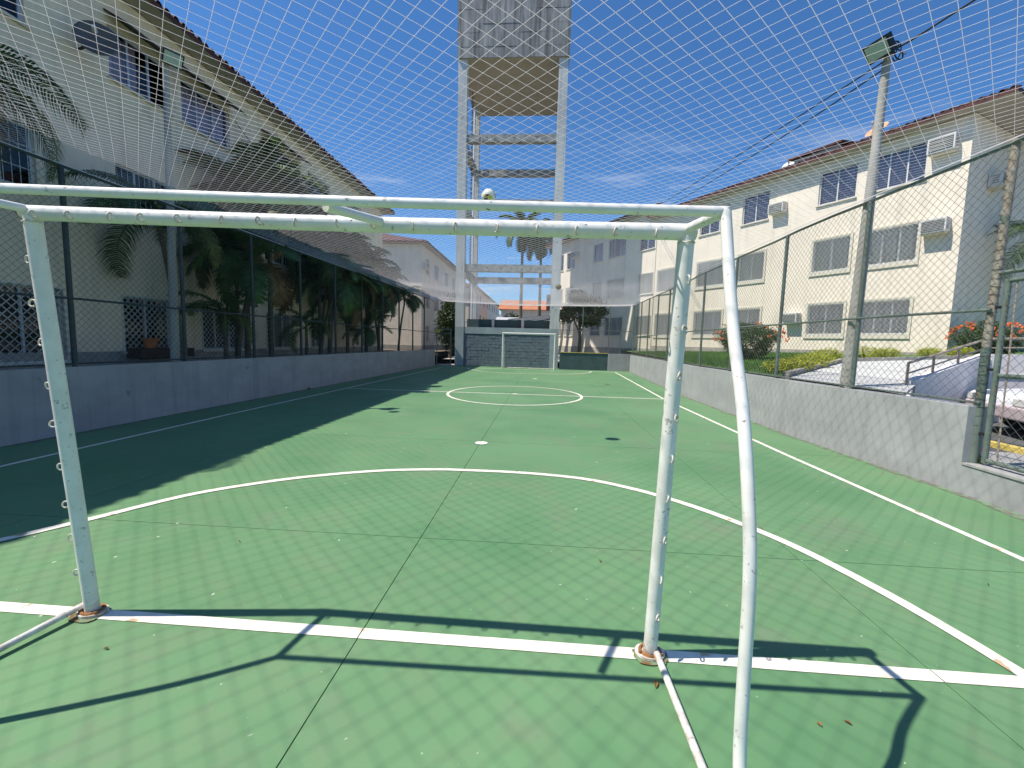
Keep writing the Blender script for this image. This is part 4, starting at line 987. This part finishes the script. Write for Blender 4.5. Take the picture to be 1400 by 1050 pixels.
for i, (x, y, h, L, nf, ln, stm, dry, lb) in enumerate(PL):
    big = y > 8.5
    palm(x, y, .82, h, lb, 20 + i, L * (.98 if big else 1), nf + (7 if big else 3), ln, .055 if h < 4 else .065, .58 if big else .5, stm + (1 if y > 13 and y < 22 else 0), dry if dry < 2 else 3, 1 if i != 2 else 3, n=40, w=.042 if big else .03, group='palms between the left fence and the building')
for i, (x, y, s, lb) in enumerate(((-5.8, 8.6, .9, 'young palm with arching fronds low behind the left light pole'), (-5.7, 12.3, .8, 'low young palm under the tall ones behind the left fence'), (-5.6, 17.2, .7, 'low young palm beside the air conditioner behind the fence'))):
    palm(x, y, .82, s, lb, 60 + i, 1.35, 10, (0, 0), .05, .38, 1, 0, 1, group='palms between the left fence and the building')
palm(19.6, 13.9, 1.5, 3.6, 'palm with yellowing lower fronds beside the shaded end wall at right', 81, 2.2, 14, (0, 0), .09, .6, 1, 2, 3)
palm(.0, 45, .6, 12.6, 'tall feathery palm seen between the tower columns', 82, 3.4, 26, (0, 0), .16, .8, 1, 2, 4, n=44, w=.09)
palm(2.0, 47, .6, 12.0, 'second tall palm behind the right tower column', 83, 3.4, 26, (0, 0), .16, .8, 1, 1, 4, n=44, w=.09)

def leaves(mb, cx, cy, cz, rx, ry, rz, n, size, rnd, hollow=.45, mi=0, clump=3, shape=None):
    for _ in range(n // clump):
        while True:
            d = Vector((rnd.uniform(-1, 1), rnd.uniform(-1, 1), rnd.uniform(-1, 1)))
            if hollow < d.length < 1: break
        wob = .82 + .35 * noise.noise(d * 2.2 + Vector((cx, cy, cz)))
        c = Vector((cx + d.x * rx * wob, cy + d.y * ry * wob, cz + d.z * rz * wob))
        if shape and not shape(c): continue
        for __ in range(clump):
            p = c + Vector((rnd.gauss(0, size), rnd.gauss(0, size), rnd.gauss(0, size)))
            a = Vector((rnd.gauss(0, 1), rnd.gauss(0, 1), rnd.gauss(0, .7))).normalized(); b = a.cross(Vector((rnd.gauss(0, 1), rnd.gauss(0, 1), rnd.gauss(0, 1)))).normalized()
            s = size * rnd.uniform(.6, 1.2)
            mb.add([p - a * s, p + b * s * .45, p + a * s, p - b * s * .45], [(0, 1, 2, 3)], mi)
def tree(x, y, z0, h, blobs, label, seed, lsize=.09, n=5000, m=M_leaf):
    t = thing('tree', label, 'tree', (x, y, z0)); rnd = random.Random(seed)
    mb = MB(); mb.tube([(0, 0, -.1), (.03, 0, h * .2), (-.02, .02, h * .42)], [.14, .11, .09], 9); tr = mb.build('trunk', M_bark, t, True)
    for bx, by, bz, rx, ry, rz in blobs:
        q = MB(); q.tube([(-.02, .02, h * .30), (bx * .4, by * .4, lerp(h * .35, bz, .5)), (bx * .9, by * .9, bz + rz * .3)], [.07, .045, .012], 6); q.build('limb', M_bark, t, True)
    q = MB(); k = n // len(blobs)
    for bx, by, bz, rx, ry, rz in blobs: leaves(q, bx, by, bz, rx, ry, rz, k, lsize, rnd)
    q.build('crown', m, t)
tree(5.0, 27.6, 1.1, 4.0, [(-.9, 0, 2.5, .8, .8, .7), (.2, .2, 3.2, 1.0, .9, .8), (1.1, 0, 2.8, .9, .9, .8), (.6, -.2, 2.1, 1.0, .8, .5), (-.3, 0, 3.7, .7, .7, .5)], 'dark spreading tree with forked trunk behind the far right corner', 5, .085, 9000)
tree(-4.1, 28.2, .5, 4.5, [(0, 0, 2.9, 1.0, 1.2, 1.6), (.2, .5, 1.2, 1.2, 1.0, 1.2), (-.3, .3, 2.0, .9, .9, 1.2)], 'dark dense tree filling the gap behind the narrow gate', 6, .1, 7000)
tree(-1.5, 52, .8, 5, [(0, 0, 3.2, 1.8, 1.5, 1.4), (1.2, 0, 2.4, 1.3, 1.2, 1.0)], 'green tree far behind between the left block and the tower', 9, .16, 3000)
tree(8.6, 42, 1.0, 5, [(-1.5, 0, 2.5, 1.6, 1.5, 1.4), (0, 0, 3.2, 1.6, 1.5, 1.6)], 'leafy tree beside the farther cream block behind the tower', 10, .15, 3000)
def bush(x, y, z, rx, ry, rz, label, m, seed, n=5000, size=.035, fl=0, shape=None, name='shrub'):
    rnd = random.Random(seed); t = thing(name, label, 'shrub', (x, y, z)); q = MB()
    leaves(q, 0, 0, rz * .9, rx, ry, rz, n, size, rnd, .55, 0, 4, shape); q.build('foliage', m, t)
    q = MB()
    for k in range(5):
        a = k * 1.3; q.tube([(0, 0, -.05), (rx * .35 * math.cos(a), ry * .35 * math.sin(a), rz * .7), (rx * .6 * math.cos(a), ry * .6 * math.sin(a), rz * 1.3)], [.03, .02, .008], 5)
    q.build('stems', M_bark, t)
    if fl:
        q = MB()
        for _ in range(fl):
            a = rnd.uniform(0, 2 * PI); el = rnd.uniform(.0, 1.2); d = Vector((math.cos(a) * math.cos(el) * rx, math.sin(a) * math.cos(el) * ry, rz * .9 + math.sin(el) * rz)) * .97
            for __ in range(7):
                s = size * .9; p = d + Vector((rnd.gauss(0, s), rnd.gauss(0, s), rnd.gauss(0, s))); b = Vector((rnd.gauss(0, 1), rnd.gauss(0, 1), 0)).normalized() * s; c = Vector((0, 0, s)) + Vector((rnd.gauss(0, .3) * s, 0, 0))
                q.add([p - b, p - c, p + b, p + c], [(0, 1, 2, 3)])
        q.build('blossom', M_flower, t)
bowl = lambda c: (c.x * c.x + c.y * c.y) ** .5 < .45 + .85 * max(0, c.z / 1.15) and c.z < 1.32
bush(9.7, 13.6, zt(9.7, 13.6), 1.3, 1.2, .72, 'bowl-shaped dark green clipped bush with red blossoms on the lawn', M_leafb, 11, 15000, .035, 26, bowl)
zf = 1.42
bush(16.75, 12.75, zt(16.7, 12.7), 1.15, .8, .62, 'orange-flowering shrub at the corner of the right block', M_leafb, 12, 8000, .036, 40)
YB = [(8.35, 8.15, .34, 'yellow-green shrub nearest the fence post on the lawn edge'), (7.85, 8.0, .28, 'smallest yellow shrub tucked against the fence wall'), (9.35, 9.2, .38, 'round yellow-green shrub halfway along the diagonal kerb'),
      (11.3, 11.9, .38, 'yellow-green shrub left of the right light pole at the kerb corner'), (12.6, 12.1, .40, 'broad yellow-green shrub right of the light pole under the windows'), (13.3, 12.2, .34, 'yellow-green shrub under the right end of the ground-floor window'),
      (14.9, 12.6, .30, 'low yellow shrub near the corner of the right block'), (15.6, 12.4, .32, 'yellow-green shrub just left of the orange flowers')]
for i, (x, y, rr, lb) in enumerate(YB): bush(x, y, zt(x, y), rr * 1.4, rr * 1.1, rr * .62, lb, M_leafy if i % 3 != 1 else M_leafy, 30 + i, 2200, .022)
# grass blades on the visible lawn
mb = MB(); rnd = random.Random(2)
c_ = 0
while c_ < 30000:
    x = rnd.uniform(7.35, 14); y = rnd.uniform(7, 24)
    if y < 6.98 + (x - 7.4) * 1.105 + .12 or x > 16.2 - (y - 13.67) * .577 or (y > 11.5 and x < xr(y) + .25): continue
    z = zt(x, y); a = rnd.uniform(0, 2 * PI); w_ = .007; h_ = rnd.uniform(.04, .10); lx, ly = rnd.gauss(0, .03), rnd.gauss(0, .03)
    mb.add([(x - w_ * math.cos(a), y - w_ * math.sin(a), z), (x + w_ * math.cos(a), y + w_ * math.sin(a), z), (x + lx, y + ly, z + h_)], [(0, 1, 2)]); c_ += 1
mb.build('grass', M_blade, None, kind='stuff', label='short green grass on the lawn in front of the right block', cat='grass')
# weeds
for i, (x, y, lb) in enumerate(((-4.52, 10.3, 'small weed growing at the foot of the shaded left wall'), (7.45, 2.98, 'tiny green weed at the foot of the corner post'))):
    t = thing('weed', lb, 'weed', (x, y, .0 if i == 0 else .355)); q = MB(); rnd = random.Random(i)
    for k in range(26):
        a = rnd.uniform(0, 2 * PI); e_ = rnd.uniform(.3, 1.2); L_ = rnd.uniform(.05, .13); d = Vector((math.cos(a) * math.cos(e_), math.sin(a) * math.cos(e_), math.sin(e_))); s = Vector((-math.sin(a), math.cos(a), 0)) * .008
        q.add([(0, 0, 0), d * L_ * .5 + s, d * L_, d * L_ * .5 - s], [(0, 1, 2, 3)])
    q.build('leaves', M_leafb, t)

# ------------------------------------------------------------------ parked car beyond the gate
car = thing('parked_car', 'white parked car with greyish bumper behind the wire gate', 'car', (9.6, 4.55, .3), R(-18))
prof = [(0, .30), (0, .58), (.10, .66), (.9, .74), (1.35, .86), (1.9, 1.22), (3.1, 1.27), (3.8, .86), (4.2, .80), (4.28, .5), (4.25, .28)]
mb = MB(); n = len(prof); Wd = 1.65
def inset(i): return .12 if prof[i][1] > 1.0 else (.03 if prof[i][1] > .7 else 0)
vs = [(x, inset(i), z) for i, (x, z) in enumerate(prof)] + [(x, Wd - inset(i), z) for i, (x, z) in enumerate(prof)]
mb.add(vs, [(i, i + 1, n + i + 1, n + i) for i in range(n - 1)] + [tuple(range(n))[::-1], tuple(range(n, 2 * n)), (n - 1, 0, n, 2 * n - 1)]); b = mb.build('body', M_car, car)
bv = b.modifiers.new('bevel', 'BEVEL'); bv.width = .035; bv.segments = 3
mb = MB(); mb.box(-.06, .25, -.02, Wd + .02, .30, .50); bp = mb.build('bumper', M_cartrim, car); bv = bp.modifiers.new('bevel', 'BEVEL'); bv.width = .03; bv.segments = 3
mb = MB(); mb.box(.25, 3.9, -.022, -.002, .34, .52); mb.build('side_trim', M_cartrim, car)
for yy in (-.004, Wd + .001):
    mb = MB(); mb.add([(1.5, yy + (.05 if yy < 0 else -.05), .88), (1.95, yy + (.105 if yy < 0 else -.105), 1.17), (3.05, yy + (.105 if yy < 0 else -.105), 1.2), (3.6, yy + (.05 if yy < 0 else -.05), .9)], [(0, 1, 2, 3)]); mb.build('side_window', M_black, car)
mb = MB(); mb.add([(1.36, .12, .90), (1.36, Wd - .12, .90), (1.86, Wd - .2, 1.215), (1.86, .2, 1.215)], [(0, 1, 2, 3)]); w_ = mb.build('windscreen', M_black, car); w_.location.x = -.02
for yy in (.12, Wd - .4):
    mb = MB(); mb.box(-.02, .06, yy, yy + .28, .52, .62); mb.build('headlight', M_acw, car)
for x in (.75, 3.4):
    for yy in (.02, Wd - .2):
        mb = MB(); mb.tube([(x, yy - .03, .28), (x, yy + .18, .28)], .28, 24); wh = mb.build('wheel', M_black, car, True)
        mb = MB(); mb.tube([(x, yy - .037, .28), (x, yy + .187, .28)], .16, 16); mb.build('rim', M_acg, wh, True)
